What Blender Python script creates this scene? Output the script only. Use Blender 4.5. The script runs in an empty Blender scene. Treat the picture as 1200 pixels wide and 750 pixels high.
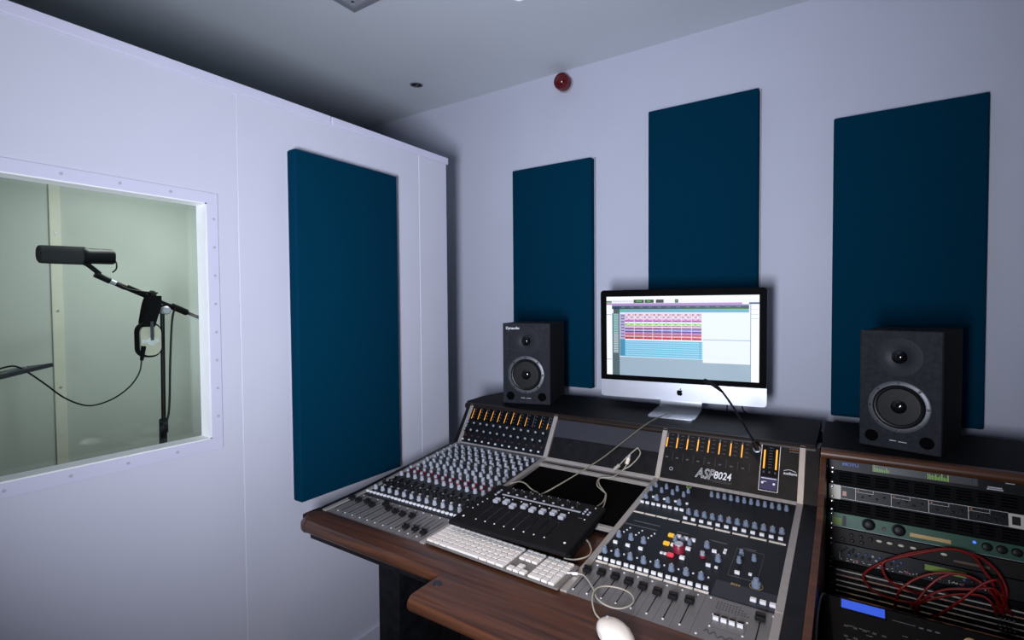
import bpy, bmesh, math, random
from mathutils import Matrix, Vector
random.seed(7)
R = math.radians
col = bpy.context.scene.collection
scene = bpy.context.scene

# ---------------------------------------------------------------- camera
cam_data = bpy.data.cameras.new('camera')
cam = bpy.data.objects.new('camera', cam_data); col.objects.link(cam)
cam_data.sensor_width = 36.0; cam_data.sensor_fit = 'HORIZONTAL'
cam_data.lens = 36.0 * 599.3 / 1200.0
cam_data.clip_start = 0.02
EYE = Vector((0, 0, 1.41))
yaw, pitch, roll = R(33.447), R(-1.658), R(-0.424)
fw = Vector((-math.sin(yaw) * math.cos(pitch), math.cos(yaw) * math.cos(pitch), math.sin(pitch)))
rt = Vector((math.cos(yaw), math.sin(yaw), 0)); up = rt.cross(fw)
rt2 = rt * math.cos(roll) + up * math.sin(roll); up2 = rt2.cross(fw)
mw = Matrix((rt2, up2, -fw)).transposed().to_4x4(); mw.translation = EYE
cam.matrix_world = mw
scene.camera = cam

# ---------------------------------------------------------------- world, light, exposure
world = bpy.data.worlds.new('world'); scene.world = world; world.use_nodes = True
world.node_tree.nodes['Background'].inputs[0].default_value = (0.5, 0.55, 0.7, 1)
world.node_tree.nodes['Background'].inputs[1].default_value = 0.02

def area(name, loc, target, size, power, color, sy=None, spread=180):
    l = bpy.data.lights.new(name, 'AREA'); l.energy = power; l.color = color; l.size = size
    l.spread = R(spread)
    if sy: l.shape = 'RECTANGLE'; l.size_y = sy
    o = bpy.data.objects.new(name, l); col.objects.link(o); o.location = loc
    d = Vector(target) - Vector(loc); o.rotation_euler = d.to_track_quat('-Z', 'Y').to_euler()
    return o
_a, _e = R(26.5), R(15.5)   # photographer's light panel beside the camera, turned the same way and a little up
LP = Vector((-.20, -.20, 1.22))
area('light_panel', LP, LP + Vector((-math.sin(_a) * math.cos(_e), math.cos(_a) * math.cos(_e), math.sin(_e))), 0.2, 27.5, (0.835, 0.88, 1.0), sy=.45, spread=118)
area('booth_lamp', (-2.35, 1.15, 2.06), (-2.4, 1.15, 0.0), 0.45, 10, (0.97, 1.0, 1.0))

vs = scene.view_settings
scene.display_settings.display_device = 'sRGB'
vs.view_transform = 'Standard'; vs.look = 'None'; vs.exposure = 0.0; vs.gamma = 1.0
vs.use_curve_mapping = False

# ---------------------------------------------------------------- materials
def mat(name, c, rough=0.5, metal=0.0, emit=None, es=1.0, spec=0.5, noise=None, bump=0.0, nscale=40, coat=0.0):
    m = bpy.data.materials.new(name); m.use_nodes = True
    nt = m.node_tree; b = nt.nodes['Principled BSDF']
    b.inputs['Base Color'].default_value = (*c, 1); b.inputs['Roughness'].default_value = rough
    b.inputs['Metallic'].default_value = metal; b.inputs['Specular IOR Level'].default_value = spec
    b.inputs['Coat Weight'].default_value = coat
    if emit: b.inputs['Emission Color'].default_value = (*emit, 1); b.inputs['Emission Strength'].default_value = es
    if noise or bump:
        tc = nt.nodes.new('ShaderNodeTexCoord'); n = nt.nodes.new('ShaderNodeTexNoise')
        n.inputs['Scale'].default_value = nscale; n.inputs['Detail'].default_value = 4
        nt.links.new(tc.outputs['Object'], n.inputs['Vector'])
        if noise:
            r = nt.nodes.new('ShaderNodeValToRGB')
            r.color_ramp.elements[0].color = (*c, 1); r.color_ramp.elements[1].color = (*noise, 1)
            r.color_ramp.elements[0].position = .35; r.color_ramp.elements[1].position = .68
            nt.links.new(n.outputs['Fac'], r.inputs[0]); nt.links.new(r.outputs[0], b.inputs['Base Color'])
        if bump:
            bp = nt.nodes.new('ShaderNodeBump'); bp.inputs['Strength'].default_value = bump; bp.inputs['Distance'].default_value = .002
            nt.links.new(n.outputs['Fac'], bp.inputs['Height']); nt.links.new(bp.outputs[0], b.inputs['Normal'])
    return m

def wood(name, a, b_, rough=0.32):
    m = bpy.data.materials.new(name); m.use_nodes = True; nt = m.node_tree; b = nt.nodes['Principled BSDF']
    tc = nt.nodes.new('ShaderNodeTexCoord'); mp = nt.nodes.new('ShaderNodeMapping'); mp.inputs['Scale'].default_value = (1.3, 26, 26)
    n = nt.nodes.new('ShaderNodeTexNoise'); n.inputs['Scale'].default_value = 2.2; n.inputs['Detail'].default_value = 7; n.inputs['Distortion'].default_value = .5
    r = nt.nodes.new('ShaderNodeValToRGB'); e = r.color_ramp.elements
    e[0].color = (*b_, 1); e[1].color = (*a, 1); e[0].position = .32; e[1].position = .7
    nt.links.new(tc.outputs['Object'], mp.inputs[0]); nt.links.new(mp.outputs[0], n.inputs['Vector'])
    nt.links.new(n.outputs['Fac'], r.inputs[0]); nt.links.new(r.outputs[0], b.inputs['Base Color'])
    bp = nt.nodes.new('ShaderNodeBump'); bp.inputs['Strength'].default_value = .12; bp.inputs['Distance'].default_value = .001
    nt.links.new(n.outputs['Fac'], bp.inputs['Height']); nt.links.new(bp.outputs[0], b.inputs['Normal'])
    b.inputs['Roughness'].default_value = rough
    return m

def glass_mat(name, tint):
    m = bpy.data.materials.new(name); m.use_nodes = True; nt = m.node_tree
    out = nt.nodes['Material Output']; nt.nodes.remove(nt.nodes['Principled BSDF'])
    t = nt.nodes.new('ShaderNodeBsdfTransparent'); t.inputs[0].default_value = (*tint, 1)
    g = nt.nodes.new('ShaderNodeBsdfGlossy'); g.inputs['Roughness'].default_value = .02
    f = nt.nodes.new('ShaderNodeFresnel'); f.inputs[0].default_value = 1.5
    x = nt.nodes.new('ShaderNodeMixShader')
    nt.links.new(f.outputs[0], x.inputs[0]); nt.links.new(t.outputs[0], x.inputs[1]); nt.links.new(g.outputs[0], x.inputs[2])
    nt.links.new(x.outputs[0], out.inputs[0])
    return m

def em(name, c, s=1.0): return mat(name, (0.01, 0.01, 0.01), .5, emit=c, es=s)

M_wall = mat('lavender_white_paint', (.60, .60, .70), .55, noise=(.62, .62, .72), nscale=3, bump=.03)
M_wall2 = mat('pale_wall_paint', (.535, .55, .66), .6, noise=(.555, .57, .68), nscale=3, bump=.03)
M_ceil = mat('ceiling_paint', (.62, .66, .72), .8, noise=(.64, .68, .74), nscale=2)
M_dark_room = mat('dark_side_wall_paint', (.16, .17, .22), .8, noise=(.17, .18, .23), nscale=2)
M_floor = mat('charcoal_carpet', (.02, .02, .024), .95, noise=(.03, .03, .034), bump=.5, nscale=250)
M_booth = mat('booth_wall_offwhite', (.50, .54, .50), .5, noise=(.53, .57, .53), nscale=2.5)
M_boothstrip = mat('booth_cream_strip', (.66, .66, .55), .45, noise=(.7, .7, .6), nscale=8)
M_frame = mat('window_frame_paint', (.62, .61, .75), .4, noise=(.64, .63, .77), nscale=5)
M_reveal = mat('white_window_reveal', (.86, .87, .88), .4, noise=(.88, .89, .9), nscale=9)
M_glass = glass_mat('green_tinted_glass', (.91, .95, .92))
M_teal = mat('teal_blue_fabric', (.0002, .029, .060), .95, spec=.03, noise=(.0003, .033, .068), bump=.35, nscale=420)
M_clip = mat('grey_panel_clip', (.35, .36, .42), .5, noise=(.37, .38, .44))
M_screw = mat('screw_metal', (.5, .5, .55), .35, .9, noise=(.55, .55, .6))
M_screwp = mat('painted_screw', (.42, .42, .5), .5, noise=(.45, .45, .53))
M_black = mat('black_paint', (.005, .005, .0065), .4, spec=.2, noise=(.010, .010, .012), nscale=30, bump=.05)
M_blackm = mat('matt_black', (.005, .005, .006), .8, spec=.12, noise=(.008, .008, .009), nscale=60, bump=.1)
M_void = mat('black_felt', (.002, .002, .0022), .95, spec=.02, noise=(.0026, .0026, .003), nscale=200)
M_dull = mat('dull_black_enamel', (.004, .0042, .005), .6, spec=.08, noise=(.005, .0052, .006), nscale=60)
M_screenglass = mat('black_screen_bezel', (.0025, .0025, .003), .5, spec=.015, noise=(.003, .003, .0035))
M_gloss = mat('gloss_black', (.004, .004, .005), .12, noise=(.005, .005, .006))
M_graph = mat('graphite_facet', (.022, .023, .032), .5, noise=(.025, .026, .036), nscale=20)
M_alum = mat('warm_aluminium_trim', (.46, .42, .39), .42, .55, noise=(.5, .46, .43), nscale=30)
M_greyp = mat('grey_fader_panel', (.160, .155, .160), .5, .2, noise=(.178, .173, .178), nscale=25, bump=.04)
M_navy = mat('channel_panel_black', (.006, .0068, .010), .42, spec=.25, noise=(.0075, .0083, .0115), nscale=25)
M_knob = mat('pale_grey_knob', (.31, .335, .39), .45, noise=(.34, .365, .42), nscale=90)
M_knobb = mat('blue_grey_knob', (.17, .21, .29), .45, noise=(.19, .23, .31), nscale=90)
M_line = mat('white_marker', (.8, .8, .82), .5, noise=(.82, .82, .84))
M_red = mat('red_cap', (.20, .010, .03), .4, noise=(.23, .014, .036), nscale=90)
M_dred = mat('dull_red_cap', (.10, .02, .025), .5, noise=(.12, .025, .03), nscale=90)
M_white = mat('white_button', (.72, .73, .78), .4, noise=(.76, .77, .82), nscale=90)
M_bcap = mat('black_cap', (.006, .0055, .006), .45, spec=.25, noise=(.008, .0075, .008), nscale=90)
M_key = mat('white_key', (.66, .625, .60), .45, noise=(.68, .645, .62), nscale=50)
M_kbase = mat('keyboard_aluminium', (.16, .148, .14), .55, .2, noise=(.18, .165, .155), nscale=30)  # aluminium darkened, shade of the key gaps put into the colour
M_mouse = mat('white_mouse_plastic', (.82, .78, .72), .15, noise=(.84, .8, .74), coat=.6)
M_silver = mat('silver_aluminium', (.60, .62, .70), .35, .55, noise=(.63, .65, .73), nscale=12)
M_stand = mat('stand_aluminium', (.42, .44, .48), .28, .85, noise=(.46, .48, .52), nscale=12)
M_wood = wood('walnut_wood', (.098, .037, .018), (.030, .012, .0075))
M_woodr = wood('rack_walnut', (.115, .042, .018), (.052, .019, .009), .4)
M_spk = mat('speaker_baffle', (.014, .0155, .020), .55, spec=.08, noise=(.023, .025, .031), nscale=80, bump=.08)
M_plate = mat('tweeter_plate', (.0165, .018, .023), .4, spec=.12, noise=(.019, .0205, .026))
M_cone = mat('woofer_cone', (.004, .0042, .005), .4, spec=.3, noise=(.005, .0052, .006), nscale=40)
M_ring = mat('woofer_ring', (.085, .09, .10), .4, .4, noise=(.095, .10, .112), nscale=40)
M_soundred = mat('red_sounder_plastic', (.10, .0025, .005), .22, noise=(.115, .003, .006), coat=.15)
M_mesh = mat('dark_vent_mesh', (.13, .137, .15), .5, .3, noise=(.16, .167, .18), nscale=260, bump=.4)
M_cream = mat('cream_plastic', (.72, .69, .56), .5, noise=(.75, .72, .59), nscale=20)
M_cablew = mat('beige_cable', (.33, .305, .25), .5, noise=(.37, .34, .28), nscale=40)
M_usb = mat('olive_beige_cable', (.17, .155, .115), .55, noise=(.19, .175, .13), nscale=40)
M_cabler = mat('red_patch_cable', (.22, .005, .005), .45, noise=(.25, .0065, .0065), nscale=40)
M_green = mat('green_faceplate', (.0035, .062, .030), .45, .1, noise=(.0045, .075, .036), nscale=20)
M_brown = mat('brown_faceplate', (.010, .0075, .0065), .5, spec=.2, noise=(.013, .010, .0085), nscale=40)
M_gold = mat('gold_label', (.42, .28, .10), .45, .3, noise=(.46, .31, .12), nscale=40)
M_lime = mat('lime_label', (.18, .30, .02), .5, noise=(.2, .33, .03), nscale=40)
M_blue = mat('blue_cap', (.02, .06, .22), .4, noise=(.03, .07, .25), nscale=60)
M_pale = mat('pale_label_strip', (.80, .79, .75), .5, noise=(.84, .83, .79), nscale=60)
M_pink = mat('salmon_label_strip', (.62, .34, .26), .5, noise=(.66, .37, .29), nscale=60)
M_strip = mat('scribble_strip', (.72, .67, .61), .6, noise=(.76, .71, .65), nscale=60)
M_wline = mat('printed_white', (.55, .55, .57), .6, noise=(.58, .58, .6))
M_dline = mat('printed_dark', (.03, .03, .035), .6, noise=(.035, .035, .04))
M_slate = mat('dim_grey_print', (.09, .09, .10), .6, noise=(.1, .1, .11))
M_vent = mat('ceiling_vent_metal', (.22, .23, .27), .5, noise=(.24, .25, .29))
M_chrome = mat('chrome', (.7, .7, .72), .15, 1.0, noise=(.72, .72, .74))
M_lampglow = em('warm_lamp_glow', (1, .93, .85), 1.2)
E_amber = em('amber_led', (1, .40, .03), 1.5)
E_amberd = em('dim_amber_led', (.8, .25, .03), .25)
E_green = em('green_led', (.35, .75, .05), .42)
E_blue = em('blue_lcd', (.01, .10, .85), .8)
E_bluel = em('blue_led', (.05, .12, 1), 2.0)
E_violet = em('violet_meter', (.03, .03, .20), .35)
E_white = em('white_lit_mark', (.9, .9, 1), .8)
E_yel = em('lit_yellow_button', (1, .55, .02), .9)
E_redl = em('lit_red_button', (1, .05, .10), .8)

# ---------------------------------------------------------------- mesh helpers
class B:
    def __init__(s): s.bm = bmesh.new(); s.mi = 0
    def m(s, i): s.mi = i; return s
    def _f(s, vs):
        try:
            f = s.bm.faces.new(vs); f.material_index = s.mi; return f
        except ValueError: return None
    def box(s, x0, x1, y0, y1, z0, z1, bev=0.0, seg=2):
        r = bmesh.ops.create_cube(s.bm, size=1)
        vs_ = r['verts']
        for v in vs_:
            v.co = Vector(((x0 + x1) / 2 + v.co.x * (x1 - x0), (y0 + y1) / 2 + v.co.y * (y1 - y0), (z0 + z1) / 2 + v.co.z * (z1 - z0)))
        fs = set(f for v in vs_ for f in v.link_faces)
        for f in fs: f.material_index = s.mi
        if bev:
            es = list(set(e for v in vs_ for e in v.link_edges))
            r = bmesh.ops.bevel(s.bm, geom=es, offset=bev, segments=seg, affect='EDGES', profile=.5)
            for f in r['faces']: f.material_index = s.mi
        return s
    def lathe(s, prof, seg=16, axis='z', c=(0, 0, 0), cap=True):
        c = Vector(c); rings = []
        for rr, h in prof:
            ring = []
            for k in range(seg):
                a = 2 * math.pi * k / seg; x, y = rr * math.cos(a), rr * math.sin(a)
                p = {'z': (x, y, h), 'y': (x, h, -y), 'x': (h, x, y)}[axis]
                ring.append(s.bm.verts.new(c + Vector(p)))
            rings.append(ring)
        for a, b in zip(rings, rings[1:]):
            for k in range(seg): s._f((a[k], a[(k + 1) % seg], b[(k + 1) % seg], b[k]))
        if cap: s._f(rings[0][::-1]); s._f(rings[-1])
        return s
    def cyl(s, r, h0, h1, seg=16, axis='z', c=(0, 0, 0), r2=None): return s.lathe([(r, h0), (r if r2 is None else r2, h1)], seg, axis, c)
    def prism(s, poly, a0, a1, axis='x'):
        def P(p, a): return {'x': (a, p[0], p[1]), 'z': (p[0], p[1], a), 'y': (p[0], a, p[1])}[axis]
        A = [s.bm.verts.new(P(p, a0)) for p in poly]; Bv = [s.bm.verts.new(P(p, a1)) for p in poly]
        s._f(A[::-1]); s._f(Bv)
        n = len(poly)
        for k in range(n): s._f((A[k], A[(k + 1) % n], Bv[(k + 1) % n], Bv[k]))
        return s
    def rect(s, u0, u1, v0, v1, h=0.0, t=0.0006): return s.box(u0, u1, v0, v1, h, h + t)
    def tube(s, pts, r, seg=8, smooth=4):
        P = [Vector(p) for p in pts]
        if smooth > 1 and len(P) > 2:
            Q = []
            for i in range(len(P) - 1):
                p0, p1, p2, p3 = P[max(i - 1, 0)], P[i], P[i + 1], P[min(i + 2, len(P) - 1)]
                for k in range(smooth):
                    t = k / smooth
                    Q.append(.5 * ((2 * p1) + (p2 - p0) * t + (2 * p0 - 5 * p1 + 4 * p2 - p3) * t * t + (3 * p1 - p0 - 3 * p2 + p3) * t ** 3))
            Q.append(P[-1]); P = Q
        rad = r if isinstance(r, (list, tuple)) else None
        rings = []; nrm = None
        for i, p in enumerate(P):
            d = (P[min(i + 1, len(P) - 1)] - P[max(i - 1, 0)]).normalized()
            if nrm is None: nrm = d.orthogonal().normalized()
            else: nrm = (nrm - d * nrm.dot(d)).normalized()
            b = d.cross(nrm)
            if rad:
                t = i / (len(P) - 1) * (len(rad) - 1); k = min(int(t), len(rad) - 2); rr = rad[k] + (rad[k + 1] - rad[k]) * (t - k)
            else: rr = r
            rings.append([s.bm.verts.new(p + (nrm * math.cos(2 * math.pi * k / seg) + b * math.sin(2 * math.pi * k / seg)) * rr) for k in range(seg)])
        for a, b in zip(rings, rings[1:]):
            for k in range(seg): s._f((a[k], a[(k + 1) % seg], b[(k + 1) % seg], b[k]))
        s._f(rings[0][::-1]); s._f(rings[-1])
        return s
    def build(s, name, mats, parent=None, loc=(0, 0, 0), rot=(0, 0, 0), smooth=False, norm=True):
        if norm: bmesh.ops.recalc_face_normals(s.bm, faces=s.bm.faces)
        me = bpy.data.meshes.new(name); s.bm.to_mesh(me); s.bm.free()
        for m_ in (mats if isinstance(mats, (list, tuple)) else [mats]): me.materials.append(m_)
        if smooth:
            for p in me.polygons: p.use_smooth = True
            try: me.set_sharp_from_angle(angle=R(38))
            except Exception: pass
        return place(name, me, parent, loc, rot)

def place(name, me, parent=None, loc=(0, 0, 0), rot=(0, 0, 0)):
    o = bpy.data.objects.new(name, me); col.objects.link(o)
    o.location = loc; o.rotation_euler = rot; o.parent = parent
    return o
def copy(src, parent, loc, rot=None):
    o = src.copy(); col.objects.link(o); o.parent = parent; o.location = loc
    if rot is not None: o.rotation_euler = rot
    return o
class Proto:
    """first use links the mesh, later uses are obj.copy()"""
    def __init__(s, name, make, mats, smooth=False): s.a = (name, make, mats, smooth); s.o = None
    def put(s, parent, loc, rot=(0, 0, 0), label=None):
        if s.o is None:
            b = B(); s.a[1](b); s.o = b.build(s.a[0], s.a[2], parent, loc, rot, s.a[3]); o = s.o
        else: o = copy(s.o, parent, loc, rot)
        if label: o['label'] = label
        return o
def tag(o, label, cat, group=None, kind=None):
    o['label'] = label; o['category'] = cat
    if group: o['group'] = group
    if kind: o['kind'] = kind
    return o
def thing(name, label, cat, loc=(0, 0, 0), rot=(0, 0, 0), group=None):
    return tag(place(name, None, None, loc, rot), label, cat, group)
def struct(o): o['kind'] = 'structure'; return o
def stuff(o): o['kind'] = 'stuff'; return o
def text(name, body, size, mats, parent, loc, rot=(0, 0, 0), shear=0.0, outline=False, sx=1.0, ext=0.0004, align='LEFT'):
    cu = bpy.data.curves.new(name, 'FONT'); cu.body = body; cu.size = size; cu.shear = shear; cu.align_x = align
    if outline: cu.fill_mode = 'NONE'; cu.bevel_depth = size * .028; cu.bevel_resolution = 0
    else: cu.extrude = ext; cu.offset = size * .012
    cu.resolution_u = 4
    t = bpy.data.objects.new(name, cu); col.objects.link(t)
    me = bpy.data.meshes.new_from_object(t.evaluated_get(bpy.context.evaluated_depsgraph_get()))
    bpy.data.objects.remove(t); bpy.data.curves.remove(cu)
    me.name = name; me.materials.clear(); me.materials.append(mats)
    o = place(name, me, parent, loc, rot); o.scale = (sx, 1, 1)
    return o

# ================================================================ ROOM
CEIL = 2.672; BX = -1.65; D = 2.5
struct(B().box(-3.6, 2.1, -2.4, 2.6, -.1, 0).build('floor', M_floor))
struct(B().box(-3.6, 2.1, -2.4, 2.6, CEIL, CEIL + .1).build('ceiling', M_ceil))
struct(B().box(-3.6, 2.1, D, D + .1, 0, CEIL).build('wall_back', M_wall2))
struct(B().box(2.0, 2.1, -2.4, D, 0, CEIL).build('wall_right', M_dark_room))
struct(B().box(-3.6, 2.1, -2.5, -2.4, 0, CEIL).build('wall_front', M_dark_room))
struct(B().box(-3.6, -3.5, -2.4, D, 0, CEIL).build('wall_left', M_dark_room))
# vocal booth: partition wall with window opening, three facing panels
WY0, WY1, WZ0, WZ1 = -.42, .800, 1.003, 1.730
wb = struct(place('wall_booth', None))
b = B(); s1, s2 = .898, 1.733; g = .0016
for (y0, y1) in ((-2.0, WY0), (WY1, s1 - g)): b.box(BX - .05, BX, y0, y1, .0, 2.118)
b.box(BX - .05, BX, WY0, WY1, 0, WZ0); b.box(BX - .05, BX, WY0, WY1, WZ1, 2.118)
b.build('wall_panel', M_wall, wb)
B().box(BX - .05, BX, s1 + g, s2 - g, 0, 2.118, .002).build('wall_panel', M_wall, wb)
B().box(BX - .05, BX, s2 + g, 1.925, 0, 2.118, .002).build('wall_panel', M_wall, wb)
B().box(BX - .058, BX - .05, -2, 1.92, 0, 2.118).build('wall_core', M_frame, wb) if False else None
b = B()
for y in (s1, s2): b.box(BX - .03, BX - .0035, y - g, y + g, 0, 2.1)
b.build('joint_filler', M_reveal, wb)
b = B(); b.box(BX - .052, BX + .006, -2.0, 1.258, 2.098, 2.130, .003); b.build('cap_strip', M_frame, wb)
b = B(); b.box(BX - .052, BX + .006, 1.262, 1.935, 2.098, 2.130, .003); b.build('cap_strip', M_frame, wb)
# booth shell behind
IX = -3.02
struct(B().box(IX - .08, IX, -2.0, 1.925, 0, 2.118).build('wall_booth_far', M_booth))
struct(B().box(IX, BX - .05, 1.845, 1.925, 0, 2.118).build('wall_booth_end', M_booth))
struct(B().box(IX, BX - .05, -2.0, -1.92, 0, 2.118).build('wall_booth_near', M_booth))
struct(B().box(IX - .08, BX, -2.0, 1.925, 2.118, 2.126).build('ceiling_booth', M_booth))
t1 = struct(B().box(IX, IX + .008, .785, .826, 0, 2.11, .002).build('trim_1', M_boothstrip))
ps = Proto('screw', lambda b: b.cyl(.005, 0, .0025, 8, 'x'), M_screw)
for z in (1.05, 1.4, 1.75): ps.put(t1, (IX + .008, .806, z))
# baseboard along the booth
struct(B().box(BX, BX + .012, -2.0, 1.925, 0, .07, .003).build('baseboard_booth', M_wall))
# window
wn = struct(place('window_1', None, None, (BX, 0, 0)))
FY0, FY1, FZ0, FZ1 = WY0 - .033, .834, .967, 1.763
b = B()
b.box(0, .004, FY0, FY1, WZ1, FZ1, .001).box(0, .004, FY0, FY1, FZ0, WZ0, .001)
b.box(0, .004, FY0, WY0, WZ0, WZ1, .001).box(0, .004, WY1, FY1, WZ0, WZ1, .001)
b.build('window_frame', M_frame, wn)
b = B(); r = .004
b.box(-.052, .0042, WY1 - r, WY1, WZ0, WZ1).box(-.052, .0042, WY0, WY0 + r, WZ0, WZ1)
b.box(-.052, .0042, WY0, WY1, WZ0, WZ0 + r).box(-.052, .0042, WY0, WY1, WZ1 - r, WZ1)
b.build('window_reveal', M_reveal, wn)
B().box(-.056, -.050, WY0, WY1, WZ0, WZ1).build('window_glass', M_glass, wn)
ps = Proto('screw', lambda b: b.cyl(.0042, 0, .0018, 8, 'x'), M_screwp)
k = 0
y = WY0 + .01
while y < FY1 - .02:
    for z in ((WZ1 + FZ1) / 2, (WZ0 + FZ0) / 2): ps.put(wn, (.004, y, z))
    y += .1235
for z in [FZ0 + .016 + .0875 * i for i in range(1, 9)]: ps.put(wn, (.004, (WY1 + FY1) / 2 + .003, z))

# ceiling fittings
def downlight(x, y, label, lit):
    o = thing('ceiling_downlight', label, 'downlight', (x, y, CEIL), group='recessed ceiling downlights')
    B().lathe([(.030, -.0005), (.038, -.0005), (.037, -.004), (.031, -.005), (.030, -.0005)], 28, cap=False).build('trim_ring', M_vent if not lit else M_reveal, o, smooth=True)
    B().cyl(.030, -.0012, -.0006, 28).build('recess', M_gloss if not lit else M_lampglow, o)
    if not lit:
        B().lathe([(.005, -.001), (.006, -.004), (.003, -.007), (0.0005, -.008)], 12).build('bulb', M_chrome, o, smooth=True)
        B().box(-.014, .014, -.0015, .0015, -.004, -.0013).build('bulb_clip', M_screw, o)
    return o
downlight(-2.075, 2.171, 'small black recessed downlight, unlit, in the ceiling beyond the booth corner', False)
dl = downlight(-1.135, 1.79, 'lit round recessed downlight in the ceiling above the console', True)
def spot(name, x, y, tx, ty, power, cone, blend):
    l = bpy.data.lights.new(name, 'SPOT'); l.energy = power; l.color = (1.0, .74, .50); l.spot_size = R(cone); l.spot_blend = blend; l.shadow_soft_size = .03
    o_ = bpy.data.objects.new(name, l); col.objects.link(o_); o_.location = (x, y, CEIL - .012)
    o_.rotation_euler = (Vector((tx, ty, .75)) - Vector((x, y, CEIL))).to_track_quat('-Z', 'Y').to_euler()
dl2 = downlight(-.42, .55, 'lit round recessed downlight in the ceiling near the armrest', True)
spot('downlight_beam', -.42, .55, -.45, .95, 48, 62, .9)
v = thing('ceiling_vent', 'square grey air vent set into the ceiling', 'vent', (-1.62, 1.33, CEIL))
b = B()
for (x0, x1, y0, y1) in ((-.16, .16, .132, .16), (-.16, .16, -.16, -.132), (-.16, -.132, -.132, .132), (.132, .16, -.132, .132)): b.box(x0, x1, y0, y1, -.008, -.0005, .002)
b.build('vent_frame', M_vent, v)
for i, a in enumerate((.11, .08, .05)):
    b = B()
    for (x0, x1, y0, y1) in ((-a, a, a - .012, a), (-a, a, -a, -a + .012), (-a, -a + .012, -a, a), (a - .012, a, -a, a)): b.box(x0, x1, y0, y1, -.006, -.002)
    b.build('louvre', M_clip, v)
B().box(-.132, .132, -.132, .132, -.002, -.0005).build('backing', M_clip, v)
s = thing('fire_alarm_sounder', 'round red fire alarm sounder high on the back wall below the ceiling', 'alarm', (-1.293, D, 2.600))
B().lathe([(.040, 0), (.040, -.018), (.044, -.02), (.044, -.05), (.040, -.058), (.026, -.060)], 24, 'y').build('sounder_body', M_soundred, s, smooth=True)
B().lathe([(.024, -.060), (.024, -.068), (.018, -.074), (.004, -.076)], 20, 'y').build('sounder_lens', M_soundred, s, smooth=True)
b = B()
for k in range(3): b.lathe([(.030 + k * .004, -.0595), (.031 + k * .004, -.0605), (.032 + k * .004, -.0595)], 24, 'y', cap=False)
b.build('ridge', M_soundred, s)
B().lathe([(.046, 0), (.046, -.008), (.041, -.009)], 24, 'y').build('base_ring', M_clip, s)

# acoustic panels (face towards -y or +x)
def apanel(label, x, z0, z1, w, loc_y, back=True, clip=True):
    o = thing('acoustic_panel', label, 'acoustic panel', (x, loc_y, z0), group='teal acoustic wall panels')
    h = z1 - z0
    B().box(-w / 2, w / 2, -.05, -.002, 0, h, .006, 3).build('fabric_face', M_teal, o, smooth=True)
    B().box(-w / 2 + .002, w / 2 + .0055, -.012, -.0012, .004, h + .007).build('backing_board', M_clip, o)
    return o
apanel('narrow-looking teal fabric panel on the back wall above the smaller speaker', -1.366, .97, 2.172, .488, D)
apanel('teal fabric panel on the back wall above the computer, hung highest', -.579, 1.14, 2.339, .486, D)
apanel('teal fabric panel on the back wall behind the larger dark speaker', .172, .95, 2.150, .466, D)
o = thing('acoustic_panel', 'tall teal fabric panel mounted on the lavender booth wall beside the window', 'acoustic panel', (BX, 1.311, .72), (0, 0, math.pi / 2), 'teal acoustic wall panels')
B().box(-.238, .238, -.05, -.002, 0, 1.236, .006, 3).build('fabric_face', M_teal, o, smooth=True)
B().box(-.236, .236, -.01, -.0012, .004, 1.232).build('backing_board', M_clip, o)

# ================================================================ MIXING CONSOLE
CX, CY, CZ = -1.414, 1.0225, .754
W = 1.306; L1 = .443; R0 = .8645
PF = ((1.0225, .754), (1.178, .762)); PS = ((1.178, .762), (1.7067, .817)); PM = ((1.7067, .817), (1.8056, .967))
con = thing('mixing_console', 'large studio mixing console with walnut armrest, grey fader panels and meter bridge', 'mixing console', (CX, CY, 0))
def ang(p): return math.atan2(p[1][1] - p[0][1], p[1][0] - p[0][0])
def ln(p): return math.hypot(p[1][1] - p[0][1], p[1][0] - p[0][0])
def pl(p, u=0.0): return (u, p[0][0] - CY, p[0][1])
def PW(p, u, v, h):  # world point on a console plane
    a = ang(p); return Vector((CX + u, p[0][0] + v * math.cos(a) - h * math.sin(a), p[0][1] + v * math.sin(a) + h * math.cos(a)))
LF, LS, LM = ln(PF), ln(PS), ln(PM)
def cpanel(name, p, u0, u1, v0, v1, mats, t=.02, h=0.0):
    return B().box(0, u1 - u0, v0, v1, h - t, h).build(name, mats, con, pl(p, u0), (ang(p), 0, 0))
TR = .017
fadL = cpanel('fader_panel', PF, 0, L1, 0, LF - .003, M_greyp)
fadR = cpanel('fader_panel', PF, R0, W, 0, LF - .003, M_greyp)
chL = cpanel('channel_panel', PS, 0, L1, 0, LS, M_navy)
chR = cpanel('channel_panel', PS, R0, W, 0, LS, M_navy)
mtL = cpanel('meter_panel', PM, 0, L1, 0, LM - .004, M_navy)
mtR = cpanel('meter_panel', PM, R0, W, 0, LM - .004, M_black)
ctr = cpanel('blank_panel', PS, L1, R0, .172, .478, M_void, .012, -.010)
B().box(0, R0 - L1, 0, .092, -.02, -.006).build('blank_panel', M_black, con, pl(PM, L1), (ang(PM), 0, 0))
B().box(0, R0 - L1, .092, LM - .004, -.02, -.003).build('blank_panel', M_graph, con, pl(PM, L1), (ang(PM), 0, 0))  # upper half same tilt, a reflecting facet's lighter look put into the grey
B().cyl(.004, -.006, -.0045, 12).build('plug_hole', M_gloss, con, (L1 + .08, PM[0][0] + .07 * math.cos(ang(PM)) - CY, PM[0][1] + .07 * math.sin(ang(PM))), (ang(PM), 0, 0))
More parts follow.
